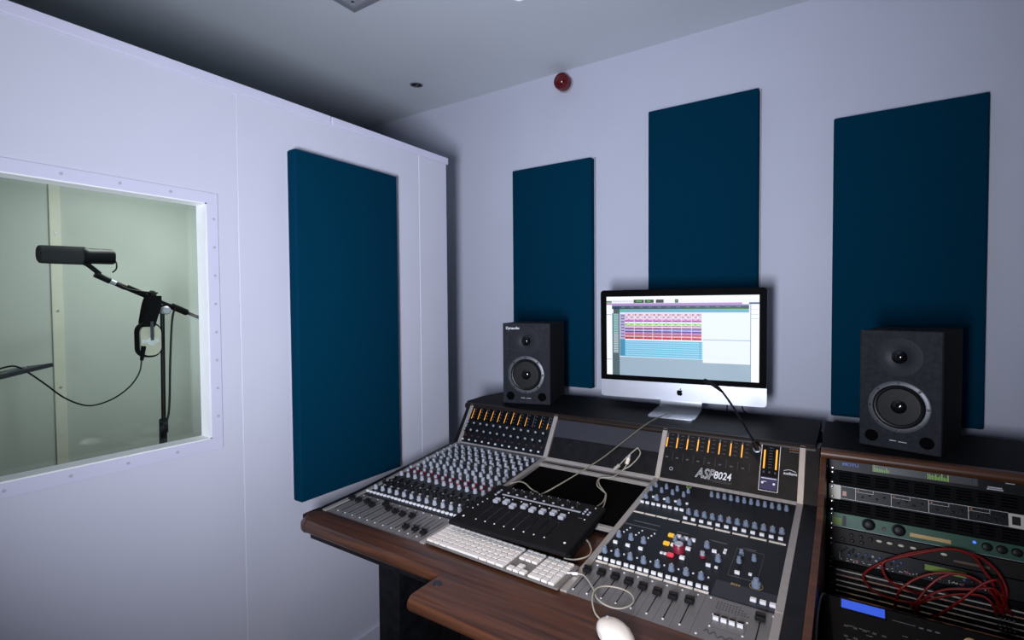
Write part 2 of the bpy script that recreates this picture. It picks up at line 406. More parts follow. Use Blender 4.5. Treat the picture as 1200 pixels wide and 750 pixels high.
# aluminium trims
for u in (0, L1 - TR, R0, W - TR):
    for p, l in ((PF, LF), (PS, LS + .002), (PM, LM)):
        B().box(0, TR, 0, l, -.03, .004, .0012).build('trim_strip', M_alum, con, pl(p, u), (ang(p), 0, 0))
for (u0, u1) in ((TR, L1 - TR), (L1, R0), (R0 + TR, W - TR)):
    B().box(0, u1 - u0, -.010, .006, -.012, .004, .0012).build('trim_strip', M_alum, con, pl(PM, u0), (ang(PM) * .6, 0, 0))
for v in (.478, .158):
    B().box(0, R0 - L1, v, v + .014, -.012, 0.001, .001).build('trim_strip', M_alum, con, pl(PS, L1), (ang(PS), 0, 0))
# body, cheeks, legs
prof = [(PF[0][0], .715), (PF[0][0], PF[0][1] + .002), (PF[1][0], PF[1][1] + .003), (PS[1][0], PS[1][1] + .004), (PM[1][0], PM[1][1] - .0), (1.95, .95), (1.95, .66), (1.2, .66)]
pc = [(y - CY, z) for y, z in prof]
B().prism(pc, -.020, -.0005).build('side_cheek', M_black, con)
B().prism(pc, W + .0005, W + .036).build('side_cheek', M_black, con)
low = [(PF[0][0] + .001, .69), (PF[0][0] + .001, .726), (PS[1][0], .78), (1.80, .93), (1.94, .93), (1.94, .66), (1.25, .66)]
B().prism([(y - CY, z) for y, z in low], 0, W).build('console_body', M_blackm, con)
# walnut armrest with central extension (bullnose front)
def bull(y0, y1, z0, z1, n=8):
    r = (z1 - z0) / 2; pts = [(y1, z0), (y1, z1)]
    for k in range(n + 1):
        a = math.pi / 2 + math.pi * k / n; pts.append((y0 + r + r * math.cos(a), (z0 + z1) / 2 + r * math.sin(a)))
    return pts
AF = .931
b = B(); b.prism([(y - CY, z) for y, z in bull(AF, PF[0][0] + .0, .716, .754)], .03, W + .036)
arm = b.build('armrest', M_wood, con, smooth=True)
# rounded left end
b = B(); n = 8; yc = PF[0][0] - CY; d = yc - (AF - CY)
poly = [(.03, AF - CY), (.03, yc), (-.020, yc), (-.020, yc - .03)] + [(-.020 + .05 * (1 - math.cos(a)) , yc - .03 - (d - .03) * math.sin(a)) for a in [math.pi / 2 * k / n for k in range(1, n)]]
b.prism(poly, .7165, .754, 'z')
bmesh.ops.bevel(b.bm, geom=[e_ for e_ in b.bm.edges if abs(e_.verts[0].co.z - e_.verts[1].co.z) < 1e-6 and max(e_.verts[0].co.x, e_.verts[1].co.x) < .031 and not (e_.verts[0].co.x > .029 and e_.verts[1].co.x > .029) and min(e_.verts[0].co.y, e_.verts[1].co.y) < yc - .001], offset=.014, segments=4, affect='EDGES', profile=.5)
b.build('armrest_end', M_wood, con, smooth=True)
b = B(); e = .006
poly2 = [(-.020 - e, yc + .01), (-.020 - e, yc - .032)] + [(-.020 - e + (.05 + e) * (1 - math.cos(a)), yc - .032 - (d - .03 + .002) * math.sin(a)) for a in [math.pi / 2 * k / n for k in range(1, n - 5)]]
inner = [(x + .0055, y + .002) for x, y in poly2]
b.prism(poly2 + inner[::-1], .722, .7545, 'z').build('edge_band', M_black, con)
# extension, front edge a straight line
b = B(); b.prism([(y - CY, z) for y, z in bull(.815, AF + .02, .713, .7525)], .585, W + .034); b.build('armrest_extension', M_wood, con, smooth=True)
b = B(); b.cyl(.011, 0, .0012, 16); b.build('grommet', M_gloss, con, (.575 + .03, .895 - CY, .7525))
# wooden bed between the two fader panels
B().box(L1, R0, 0.0, 1.345 - CY, .73, .7535).build('desk_bed', M_wood, con)
B().box(.02, W - .02, AF + .03 - CY, .2, .690, .716, .004).build('under_rail', M_black, con)
for u in (.19, W - .12): B().box(u, u + .09, .06, .78, 0, .66, .004).build('console_leg', M_black, con)
B().box(.19, W - .03, .35, .37, .05, .66).build('underdesk_dark_sheet', M_blackm, con)  # black sheet added so the space under the console reads dark
for u in (.17, W - .14): B().box(u, u + .13, -.02, .86, 0, .03, .004).build('console_foot', M_black, con)
# top shelf over the meter bridge
ST = .972
b = B(); poly = [(-1.445, 1.815), (-.083, 1.815), (-.083, 2.215), (-1.40, 2.215), (-1.455, 2.13), (-1.478, 1.98), (-1.463, 1.835)]
b.prism([(x - CX, y - CY) for x, y in poly], .945, ST, 'z')
b.build('top_shelf', M_dull, con)
B().prism([(y - CY, z) for y, z in bull(1.797, 1.8148, .945, ST, 6)], -.031, 1.331).build('shelf_lip', mat('dark_walnut_edge', (.012, .0065, .0045), .45, spec=.3, noise=(.017, .009, .006), nscale=30), con, smooth=True)
B().box(.005, W + .03, 1.94 - CY, 2.15 - CY, .66, .945).build('rear_box', M_blackm, con)

# ---- console controls
def fk(b):
    b.m(0).lathe([(.0066, 0), (.0066, .004), (.0056, .0045), (.005, .014), (.0035, .0145)], 10); b.m(1).box(-.0006, .0006, .001, .0052, .0143, .0151)
K_small = Proto('knob', fk, [M_knob, M_bcap], True)
def fk2(b):
    b.m(0).lathe([(.0078, 0), (.0078, .005), (.0066, .0055), (.006, .015), (.004, .0155)], 10); b.m(1).box(-.0007, .0007, .001, .0062, .0153, .0161)
K_med = Proto('knob', fk2, [M_knob, M_bcap], True)
K_red = Proto('knob', fk2, [M_knob, M_red], True)
def fkr(b):
    b.m(1).lathe([(.0078, 0), (.0078, .005), (.0062, .0055)], 10); b.m(0).lathe([(.006, .005), (.0056, .0145), (.004, .015)], 10)
K_redbase = Proto('knob', fkr, [M_knob, M_red], True)
K_black = Proto('knob', fk2, [M_bcap, M_line], True)
K_blue = Proto('knob', fk2, [M_knobb, M_white], True)
def fkb(b):
    b.m(0).lathe([(.0062, 0), (.0060, .008), (.0046, .0085), (.0044, .0155), (.003, .016)], 10); b.m(1).box(-.0006, .0006, .001, .004, .0158, .0166)
K_dual = Proto('knob', fkb, [M_knobb, M_bcap], True)
def fkm(b):
    b.m(0).lathe([(.0085, 0), (.0075, .012), (.006, .013)], 10); b.m(1).lathe([(.0048, .013), (.0042, .016), (.0015, .0165)], 8)
K_shine = Proto('knob', fkm, [M_bcap, M_knob], True)  # pale dot on top is the dark knob's highlight, put in as colour
P_btn = Proto('button', lambda b: b.m(0).box(-.0055, .0055, -.004, .004, 0, .006, .001, 1), [M_white])
P_btnD = Proto('button', lambda b: (b.m(0).box(-.0055, .0055, -.005, .0, 0, .007), b.m(1).box(-.0055, .0055, .0, .005, 0, .0085)), [M_white, M_bcap])
P_btnS = Proto('button', lambda b: b.box(-.0035, .0035, -.003, .003, 0, .004), [M_white])
P_btnK = Proto('button', lambda b: b.box(-.0045, .0045, -.003, .003, 0, .004), [M_bcap])
P_btnR = Proto('button', lambda b: b.box(-.0035, .0035, -.0025, .0025, 0, .004), [M_dred])
P_sq = Proto('button', lambda b: b.box(-.0075, .0075, -.006, .006, 0, .007, .0012, 1), [M_white])
P_yel = Proto('lit_button', lambda b: b.box(-.0075, .0075, -.006, .006, 0, .007, .0012, 1), [E_yel])
P_redl = Proto('lit_button', lambda b: b.box(-.0075, .0075, -.006, .006, 0, .007, .0012, 1), [E_redl])
def ffc(b):
    b.m(0).box(-.0095, .0095, -.008, -.001, .004, .013, .001, 1); b.box(-.0095, .0095, .001, .008, .004, .016, .001, 1); b.box(-.0085, .0085, -.002, .002, .004, .010); b.box(-.002, .002, -.004, .004, 0, .005)
P_fad = Proto('fader_cap', ffc, [M_bcap])
P_slot = Proto('fader_slot', lambda b: b.box(-.0011, .0011, -.05, .05, -.0006, .0008), [M_gloss])
P_dot = Proto('screw', lambda b: b.cyl(.0022, 0, .0012, 8), [M_line])
P_strip = Proto('label_strip', lambda b: b.box(-.0158, .0158, -.0035, .0035, 0, .0012), [M_strip])
def lp(i, off=.0205, pitch=.0345): return off + pitch * i + .004

# left section: twelve channel strips
capv = [.098, .096, .104, .093, .120, .101, .096, .093, .099, .038, .042, .040]
for i in range(12):
    u = lp(i)
    if u > L1 - TR - .004: u = L1 - TR - .008
    P_slot.put(fadL, (u, .078, 0)); P_fad.put(fadL, (u, capv[i], 0))
    P_dot.put(fadL, (u - .010, .022, 0)); P_dot.put(fadL, (u + .006, .143, 0))
    for k, v in enumerate((.484, .463, .442, .421, .400, .379)):
        K_small.put(chL, (u + (-.006 if k % 2 else .005), v, 0), (0, 0, R(random.uniform(-120, 120))))
    for k, v in enumerate((.350, .318, .288)):
        K_med.put(chL, (u + (-.005 if k % 2 else .006), v, 0), (0, 0, R(random.uniform(-120, 120))))
    for k, v in enumerate((.256, .228, .200)):
        (K_redbase if k else K_med).put(chL, (u + (-.006 if k % 2 else .006), v, 0), (0, 0, R(random.uniform(-60, 60))))
    K_med.put(chL, (u, .172, 0), (0, 0, R(random.uniform(-60, 60))))
    for k in range(3): P_btnK.put(chL, (u + (k % 2) * .01 - .005, .118 + k * .014, 0))
    K_black.put(chL, (u - .006, .092, 0), (0, 0, R(random.uniform(-60, 60))))
    P_btnS.put(chL, (u + .010, .078, 0)); K_med.put(chL, (u, .047, 0), (0, 0, R(random.uniform(-90, 90))))
    for du in (-.0075, .0095): P_btn.put(chL, (u + du - .001, .017, 0))
    # meter bridge
    K_shine.put(mtL, (u, .092, 0)); K_shine.put(mtL, (u - .004, .060, 0)); P_btnR.put(mtL, (u + .004, .038, 0)); P_btnS.put(mtL, (u - .004, .019, 0))
b = B(); b.box(TR, L1 - TR, .499, LS - .004, 0, .0025)
b.build('vent_grille', M_mesh, chL)
b = B(); b.m(0)
for i in range(13): b.rect(lp(i) - .0172, lp(i) - .0164, .002, .496)
stuff(b.build('strip_lines', M_slate, chL))
b = B()
for v in (.0015, .150): b.rect(TR, L1 - TR, v, v + .0012)
for i in range(1, 12): b.rect(lp(i) - .0174, lp(i) - .0168, .004, .14)
stuff(b.build('strip_lines', M_dline, fadL))
B().rect(TR, L1 - TR, .108, LM - .010, 0, .0012).build('meter_window', M_gloss, mtL)
lv = [.045, .046, .040, .044, .042, .045, .050, .042, .038, .012, .036, .024]
for i in range(12):
    b = B(); u = lp(i) + .004
    b.m(1).rect(u - .0010, u + .0010, .116, .166, .0012, .0006); b.m(0).rect(u - .0008, u + .0008, .114, .114 + lv[i], .0015, .0010)
    b.m(2)
    for q in range(4): b.rect(u + .007, u + .0125, .120 + q * .013, .1225 + q * .013, .0012, .0006)
    b.build('level_meter', [E_amber if i not in (9,) else E_amberd, M_slate, M_slate], mtL)

# right section
for i, cv in enumerate((.097, .102, .103, .099, .097, .093, .094, .098)):
    u = .024 + .0345 * i
    P_slot.put(fadR, (u, .070, 0)); P_fad.put(fadR, (u, cv, 0)); P_dot.put(fadR, (u, .020, 0)); P_dot.put(fadR, (u + .008, .140, 0))
P_slot.put(fadR, (.403, .070, 0)); P_fad.put(fadR, (.403, .112, 0))
b = B(); b.rect(.2885, .2893, .002, .148); b.rect(TR, W - R0 - TR, .1485, .1495)
for (v, a, c) in ((.045, .317, .381), (.091, .317, .381)): b.rect(a, c, v, v + .0008)
for u in (.317, .381): b.rect(u, u + .0008, .045, .0918)
for i in range(1, 8): b.rect(.0068 + .0345 * i, .0074 + .0345 * i, .004, .10)
stuff(b.build('strip_lines', M_slate, fadR))
b = B()
for r_ in range(4):
    for q in range(11 - r_): b.rect(.316 + q * .0062, .3195 + q * .0062, .112 + r_ * .008, .1145 + r_ * .008)
stuff(b.build('printed_legend', M_dline, fadR))
b = B(); pts = []
for k in range(60):
    t = k / 59; pts.append((.312 + .062 * t, .024 + .006 * math.sin(t * 26) * (1.2 - t) + .003 * math.sin(t * 9), .001))
b.tube(pts, .0006, 5, 1); b.build('signature', M_dline, fadR)
for k in range(4): P_btnD.put(fadR, (.325 + .0155 * k, .075, 0))
for (u, v) in ((.300, .143), (.424, .141), (.381, .093), (.317, .087), (.318, .046), (.380, .046), (.300, .010)): P_dot.put(fadR, (u, v, 0))
for i in range(4):
    u = .020 + .0345 * i
    K_dual.put(chR, (u + .004, .472, 0)); K_dual.put(chR, (u - .002, .440, 0)); K_blue.put(chR, (u, .382, 0))
    P_btnD.put(chR, (u + .001, .349, 0)); P_btnD.put(chR, (u + .017, .349, 0)); P_strip.put(chR, (u + .012, .284, 0))
    P_btnS.put(chR, (u + .020, .395, 0))
for i in range(12):
    u = .197 + .0187 * i
    K_dual.put(chR, (u, .477, 0))
    K_blue.put(chR, (.163 + .0220 * i, .336, 0)); P_btnD.put(chR, (.162 + .0221 * i, .307, 0))
for i in range(6): P_strip.put(chR, (.178 + .0443 * i, .284, 0)).scale = (1.22, 1, 1)
for i in range(3):
    u = .029 + .0345 * i
    K_blue.put(chR, (u, .133, 0)); P_btnD.put(chR, (u + .004, .101, 0))
    for k in range(3): P_btnS.put(chR, (u + .004 + .004 * k, .160 + .014 * k, 0)).scale = (.5, .5, .6)
for i in range(8):
    u = .024 + .0345 * i
    K_blue.put(chR, (u, .047, 0))
    for du in (.002, .018): P_btnD.put(chR, (u + du, .016, 0))
    P_strip.put(chR, (u + .011, .001, 0)); P_btnS.put(chR, (u + .014, .058, 0)).scale = (.5, .5, .6)
P_yel.put(chR, (.153, .196, 0), label='lit yellow square button'); P_yel.put(chR, (.153, .152, 0), label='lit yellow square button')
P_redl.put(chR, (.177, .105, 0), label='lit red square button')
for (u, v) in ((.172, .199), (.191, .197), (.210, .198), (.171, .153), (.209, .152), (.206, .106)): P_sq.put(chR, (u, v, 0)).scale = (.85, .85, 1)
for (u, v) in ((.154, .107), (.163, .107)): P_btnS.put(chR, (u, v, 0))
for (u, v) in ((.169, .178), (.188, .178), (.206, .178)): K_dual.put(chR, (u, v, 0))
B().m(0).lathe([(.015, 0), (.0145, .016), (.012, .019)], 18).build('knob', M_red, chR, (.190, .136, 0), smooth=True)['label'] = 'large red monitor level knob'
B().lathe([(.011, .019), (.0105, .022), (.002, .0225)], 18).build('knob_cap', M_silver, chR, (.190, .136, 0), smooth=True)
for (u, v) in ((.248, .185), (.285, .137)): K_blue.put(chR, (u, v, 0))
K_redbase.put(chR, (.248, .137, 0))
for (u, v) in ((.269, .173), (.269, .106), (.334, .107)): P_btnD.put(chR, (u, v, 0))
for (u, v) in ((.292, .190), (.292, .178), (.287, .105), (.361, .113)): P_btnS.put(chR, (u, v, 0))
for (u, v) in ((.330, .188), (.330, .153), (.360, .178)): K_dual.put(chR, (u, v, 0))
B().lathe([(.010, 0), (.010, .010), (.007, .011), (.006, .02), (.003, .021)], 14).build('knob', M_knobb, chR, (.379, .074, 0), smooth=True)
B().lathe([(.0142, 0), (.0142, .001), (.0132, .001), (.0132, 0)], 20, cap=False).build('knob_ring', M_gold, chR, (.379, .074, 0))
for u in (.381, .400, .419): P_sq.put(chR, (u, .019, 0))
b = B()
for (u0, u1, v0, v1) in ((.315, .378, .090, .215), ):
    b.rect(u0, u1, v0, v0 + .0008); b.rect(u0, u1, v1, v1 + .0008); b.rect(u0, u0 + .0008, v0, v1); b.rect(u1, u1 + .0008, v0, v1)
for (u0, u1, v) in ((.036, .111, .232), (.160, .190, .225), (.246, .290, .222), (.326, .360, .221), (.385, .424, .006), (.015, .11, .207), (.126, .1268, .2)):
    b.rect(u0, u1, v, v + .003)
stuff(b.build('strip_lines', M_slate, chR))
B().rect(.297, W - R0 - TR, .0, .060, 0, .0012).build('lower_plate', M_graph, chR)
text('model_mark', '8024', .010, M_gold, chR, (.328, .055, .0013))
b = B()
for k in range(6): b.rect(.112 + .006 * (k % 3), .1145 + .006 * (k % 3), .506 + .008 * (k // 3), .510 + .008 * (k // 3), 0, .001)
b.build('status_light', E_green, chR)
# right meter bridge
for i in range(8):
    u = .021 + .0345 * i; b = B()
    b.m(1).rect(u - .0022, u + .0022, .114, .168, 0, .0008); b.m(0).rect(u - .0017, u + .0017, .116, .150 + .008 * random.random(), .0008, .0010)
    b.m(2)
    for q in range(4): b.rect(u + .010, u + .020, .118 + q * .014, .1195 + q * .014, 0, .0008)
    b.rect(u + .026, u + .0266, .072, .100, 0, .0008); b.rect(u + .003, u + .0115, .079, .083, 0, .0008)
    b.build('level_meter', [E_amber, M_slate, M_slate], mtR)
text('model_mark', 'ASP', .046, M_wline, mtR, (.130, .029, .0008), shear=.25, outline=True, sx=.74)
text('model_mark', '8024', .034, M_line, mtR, (.186, .034, .0004), shear=.12, sx=.78)
b = B(); b.rect(.160, .243, .026, .0272); b.rect(.185, .240, .022, .0228); b.build('underline', M_slate, mtR)
B().lathe([(.006, 0), (.006, .0012), (.0045, .0012), (.0045, 0)], 14, cap=False).build('jack_ring', M_silver, mtR, (.049, .042, 0))
b = B()
for (u0, u1, v0, v1) in ((.319, .3205, .022, .180), (.3715, .373, .022, .180), (.319, .373, .022, .0235), (.319, .373, .178, .1795)): b.rect(u0, u1, v0, v1, 0, .002)
b.build('meter_frame', M_silver, mtR)
b = B(); b.m(1).rect(.3205, .3715, .0235, .178, 0, .0008)
b.m(0).rect(.327, .3315, .092, .152, .0008, .0010).rect(.361, .3655, .092, .156, .0008, .0010)
b.m(2)
for q in range(8): b.rect(.341, .352, .096 + q * .009, .0975 + q * .009, .0008, .0008)
for q in range(3): b.rect(.328 + q * .016, .332 + q * .016, .078, .084, .0008, .0008)
b.build('master_meter', [E_amber, M_blackm, M_slate], mtR)
b = B(); b.m(0).rect(.3225, .3695, .027, .066, .001, .001); b.m(1).rect(.325, .367, .0605, .0625, .002, .0005)
b.cyl(.0035, .002, .0026, 10, c=(.329, .047, 0)).cyl(.0035, .002, .0026, 10, c=(.361, .046, 0)); b.box(.331, .340, .050, .0515, .002, .0026)
b.build('vu_display', [E_violet, E_white], mtR)
text('maker_mark', 'audient', .0125, M_line, mtR, (.3845, .083, .0004))
b = B(); b.tube([(.385, .094, .0005), (.400, .0985, .0005), (.4185, .094, .0005)], .0008, 5, 6); b.build('maker_arc', M_line, mtR)
b = B()
for q in range(4): b.rect(.397 + .0065 * q, .4015 + .0065 * q, .163, .168, 0, .001)
b.build('status_light', E_amberd, mtR)
b = B(); b.rect(.397, .422, .155, .158); stuff(b.build('printed_legend', M_slate, mtR))

# ================================================================ EQUIPMENT RACK
RO = Vector((-.035, 1.92, .91)); RA = R(75)
def RW(u, s_, h): return RO + Vector((u, -s_ * math.cos(RA) - h * math.sin(RA), -s_ * math.sin(RA) + h * math.cos(RA)))
rack = thing('equipment_rack', 'dark rack cabinet with walnut sides and lip beside the console', 'rack', (0, 0, 0))
rp = [(2.20, 0), (2.20, .944), (1.80, .944), (1.70, .862), (1.60, .822), (1.36, .792), (1.10, .765), (1.05, .74), (1.05, .70), (1.12, 0)]
for x in (-.0705, .440):
    B().prism(rp, x, x + .0155).build('side_panel', M_woodr, rack)
B().box(-.069, .456, 1.80, 2.215, .944, .972, .002).build('top_board', M_dull, rack)
b = B(); b.prism(bull(1.770, 1.80, .944, .973, 6), -.068, .456); b.build('front_lip', M_woodr, rack, smooth=True)
B().box(-.053, .44, 2.185, 2.20, .02, .944).build('back_panel', M_blackm, rack)
B().box(-.053, .44, 1.74, 2.185, .02, .04).build('bottom_panel', M_blackm, rack)
for u0 in (-.0175, .455):
    B().box(u0, u0 + .019, -.62, .02, -.012, -.0052).build('rack_rail', M_black, rack, RO, (RA, 0, 0))
EW = .4485
P_rs = Proto('screw', lambda b: b.lathe([(.0052, 0), (.0045, .0025), (.002, .003)], 10), [M_chrome], True)
def unit(name, label, cat, s0, s1, face, group=None, u0=-.0165, u1=.468, h=0.0, depth=.22):
    o = thing(name, label, cat, RW(0, s1, 0), (RA, 0, 0), group)
    B().box(u0, u1, 0.0006, s1 - s0 - .0006, -.004, h, .0006, 1).build('faceplate', face, o)
    B().box(.006, .440, .002, s1 - s0 - .002, -depth, -.004).build('chassis', M_blackm, o)
    for u in (-.006,):
        for v in (.0065, s1 - s0 - .0065): P_rs.put(o, (u, v, h))
    return o
UH = .0435
# 1: level meter interface
o = unit('audio_interface', 'black rack interface with two green level meter displays, topmost in the rack', 'audio interface', -.011, .0325, M_black)
B().rect(.098, .342, .011, .036, 0, .0012).build('display_window', mat('display_window', (.05, .053, .06), .3, noise=(.06, .063, .07), nscale=200), o)
for (us, hs) in (([.101 + .0045 * k for k in range(9)], [14, 9, 8, 7, 8, 6, 6, 11, 7]), ([.231 + .0045 * k for k in range(11)], [12, 11, 10, 9, 12, 7, 10, 16, 8, 7, 14])):
    b = B()
    for u, hh in zip(us, hs): b.rect(u, u + .0019, .012, .012 + hh * .0013, .0012, .0006)
    b.build('level_meter', E_green, o)
b = B()
for k in range(48):
    u = .100 + k * .00503
    if .214 < u < .228: continue
    b.rect(u, u + .0010, .012, .035, .0012, .0003)
b.build('meter_grid', M_slate, o)
text('maker_mark', 'MOTU', .013, mat('blue_print', (.10, .20, .70), .5, noise=(.11, .21, .74)), o, (.020, .017, .0004), sx=1.15)
b = B(); b.rect(.362, .392, .012, .0155).rect(.360, .394, .007, .0105).rect(.399, .418, .029, .033); stuff(b.build('printed_legend', M_wline, o))
def ventp(s0, s1, label):
    o = unit('vent_panel', label, 'vent panel', s0, s1, M_blackm, 'slotted blank rack panels', depth=.03)
    for k in range(9):
        b = B()
        for v in (.010, .018, .026, .034):
            if v < s1 - s0 - .005: b.rect(.012 + k * .047, .046 + k * .047, v, v + .004, 0, .0007)
        b.build('vent_slot', M_void, o)
ventp(.0325, .0765, 'slotted black blank panel between the metering interface and the white-framed compressor')
o = unit('compressor', 'black rack compressor with white outlined channel blocks and white ends', 'compressor', .0765, .1215, M_black)
b = B(); b.rect(-.0155, .016, .001, .044, 0, .0008); b.build('end_plate', M_cream, o)
b = B(); b.rect(.402, .434, .004, .041, 0, .0008); b.build('end_plate', M_strip, o)
b = B(); b.rect(.409, .426, .012, .034, .0008, .0008); b.build('rocker_switch', M_bcap, o)
b = B()
b.rect(.016, .402, .0410, .0420).rect(.016, .402, .0050, .0060)
for u in (.016, .055, .144, .232, .319): b.rect(u, u + .0012, .005, .042)
for u in (.055, .144, .232, .319): b.rect(u, u + .045, .0310, .0318); b.rect(u + .045, u + .0458, .031, .042)
b.build('outline', M_line, o)
P_tk = Proto('knob', lambda b: b.lathe([(.0035, 0), (.003, .009), (.0015, .0095)], 8), [M_bcap], True)
for u0 in (.055, .144, .232, .319):
    for k in range(4): P_tk.put(o, (u0 + .018 + k * .018, .0185 + (k % 2) * .008, 0))
    b = B()
    for k in range(16): q = u0 + .006 + random.random() * .07; w = .009 + random.random() * .018; b.rect(q, q + .0022, w, w + .0011)
    stuff(b.build('printed_legend', M_slate, o))
    b = B(); b.rect(u0 + .005, u0 + .009, .034, .038, 0, .001); b.build('status_light', E_amberd, o)
b = B(); b.rect(.022, .032, .014, .028, 0, .002); b.build('copper_badge', M_pink, o)
ventp(.1215, .1605, 'slotted black blank panel between the compressor and the green-faced unit')
o = unit('preamplifier', 'green-faced rack preamplifier with dark knobs, gold label and blue light', 'preamplifier', .1605, .2035, M_green)
for u in (.089, .162): B().lathe([(.017, 0), (.017, .003), (.013, .004), (.012, .018), (.009, .019)], 20).build('knob', M_black, o, (u, .024, 0), smooth=True)
for u in (.355, .385, .415): B().lathe([(.011, 0), (.010, .015), (.007, .016)], 16).build('knob', M_black, o, (u, .024, 0), smooth=True)
B().lathe([(.005, 0), (.004, .006)], 10).build('toggle', M_dred, o, (.127, .020, 0))
B().rect(.188, .280, .013, .023, 0, .0012).build('gold_label', M_gold, o)
B().cyl(.0036, 0, .003, 12).build('indicator_light', E_bluel, o, (.330, .030, 0))
B().rect(.023, .032, .006, .036, 0, .001).build('dark_slot', M_black, o)
B().rect(-.004, .020, .006, .028, 0, .001).build('yellow_badge', M_lime, o)
B().rect(-.015, .465, .0015, .003, 0, .0008).build('edge_line', M_knob, o)
o = unit('equalizer', 'dark brown rack equalizer with a row of cream buttons', 'equalizer', .2045, .2485, M_brown)
for u in (.115, .140, .167, .195, .228, .264): B().lathe([(.0075, 0), (.0070, .004), (.005, .005)], 14).build('button', M_cream, o, (u, .027, 0), smooth=True).scale = (1, .5, 1)
for k in range(6): B().lathe([(.006, 0), (.005, .012), (.003, .0125)], 10).build('knob', M_bcap, o, (.024 + .010 * (k % 2) + k * .012, .012 + .016 * (k % 2), 0), smooth=True)
B().rect(.285, .36, .012, .018, 0, .001).build('brass_line', mat('brass_dull', (.10, .06, .03), .5, noise=(.12, .07, .035)), o)
o = unit('channel_strip', 'dark rack channel strip with small blue and red caps and a lime label', 'channel strip', .2495, .302, M_black)
for k in range(22):
    u = .040 + k * .0085 + (.13 if k > 15 else 0)
    m_ = random.choice([M_blue, M_blue, M_bcap, M_knob])
    B().lathe([(.0042, 0), (.0036, .010), (.002, .0105)], 8).build('knob', m_, o, (u, .024 + (k % 2) * .010, 0), smooth=True)
for u in (.060, .122, .180, .302): B().box(-.0035, .0035, -.0035, .0035, 0, .008).build('button', M_red, o, (u, .011, 0))
for k in range(6): P_tk.put(o, (.022 + .006 * k, .030 + .006 * (k % 3), 0))
b = B(); b.rect(.221, .311, .029, .044, 0, .003); b.build('lime_label', M_lime, o)
b = B(); b.rect(.016, .0168, .006, .026)
for k in range(60): q = .018 + random.random() * .37; w = .004 + random.random() * .008; b.rect(q, q + .003, w, w + .0015)
stuff(b.build('printed_legend', M_pale, o))
for (k, s_, ln_) in ((0, .3195, 'patch bay just below the black blank panel, topmost of the three'), (1, .3495, 'middle patch bay of the three, with two pale label strips'), (2, .3795, 'lowest patch bay of the three, just above the blue display unit')):
    o = unit('patch_bay', 'black ' + ln_, 'patch bay', s_, s_ + .0295, M_black, 'patch bays with label strips', depth=.08)
    for q, (v, m_) in enumerate(((.0215, (M_strip, M_pale, M_pale)[k]), (.0075, (M_pink, M_strip, M_pink)[k]))):
        B().rect(.008, .43, v - .0016, v + .0016, 0, .0012).build('label_strip', m_, o)
    b = B()
    for q in range(24):
        for v in (.0275, .0140, .0025): b.cyl(.0024, 0, .0009, 6, c=(.018 + q * .0172, v if v > .01 else .0035, 0))
    jr = b.build('jack_row', M_blackm, o); jr['kind'] = 'stuff'
unit('blank_panel', 'thin plain black blank panel above the patch bays', 'blank panel', .3025, .3190, M_blackm, depth=.02)
EA = R(45)
o = thing('effects_unit', 'black effects unit with a bright blue display on the slanted front rack tray', 'effects unit', (0, 1.45 - .19 * math.cos(EA), .699 - .19 * math.sin(EA)), (EA, 0, 0))
B().box(-.0535, .436, 0, .19, -.055, 0, .003).build('case', M_dull, o)
B().rect(-.010, .0745, .167, .1865, 0, .0012).build('display', E_blue, o)
b = B()
for (u0, u1, v0, v1) in ((-.0135, -.010, .164, .1895), (.0745, .078, .164, .1895), (-.0135, .078, .1865, .1895), (-.0135, .078, .164, .167)): b.rect(u0, u1, v0, v1, 0, .0016)
b.build('display_bezel', M_gloss, o)
b = B()
for k in range(34): q = -.02 + random.random() * .22; w = .02 + .010 * random.randint(0, 12); b.rect(q, q + .010 + random.random() * .016, w, w + .0013, 0, .0005)
b.rect(.088, .13, .168, .1692, 0, .0005)
for k in range(3): b.rect(.136 + k * .014, .144 + k * .014, .166, .169, 0, .0005)
pg = stuff(b.build('printed_legend', M_slate, o))
for k in range(10): B().box(-.0045, .0045, -.0025, .0025, 0, .003, .0006, 1).build('button', M_graph, o, (.0 + .018 * (k % 5), .128 - .022 * (k // 5), 0))
B().rect(.03, .20, .02, .06, 0, .0008).build('lower_panel', M_navy, o)
B().lathe([(.013, 0), (.012, .008), (.004, .010)], 18).build('data_wheel', M_gold, o, (.222, .160, 0), smooth=True)
B().box(-.0545, .4395, -.25, .20, -.075, -.058).build('slanted_tray', M_blackm, rack, (0, 1.45 - .19 * math.cos(EA), .699 - .19 * math.sin(EA)), (EA, 0, 0))
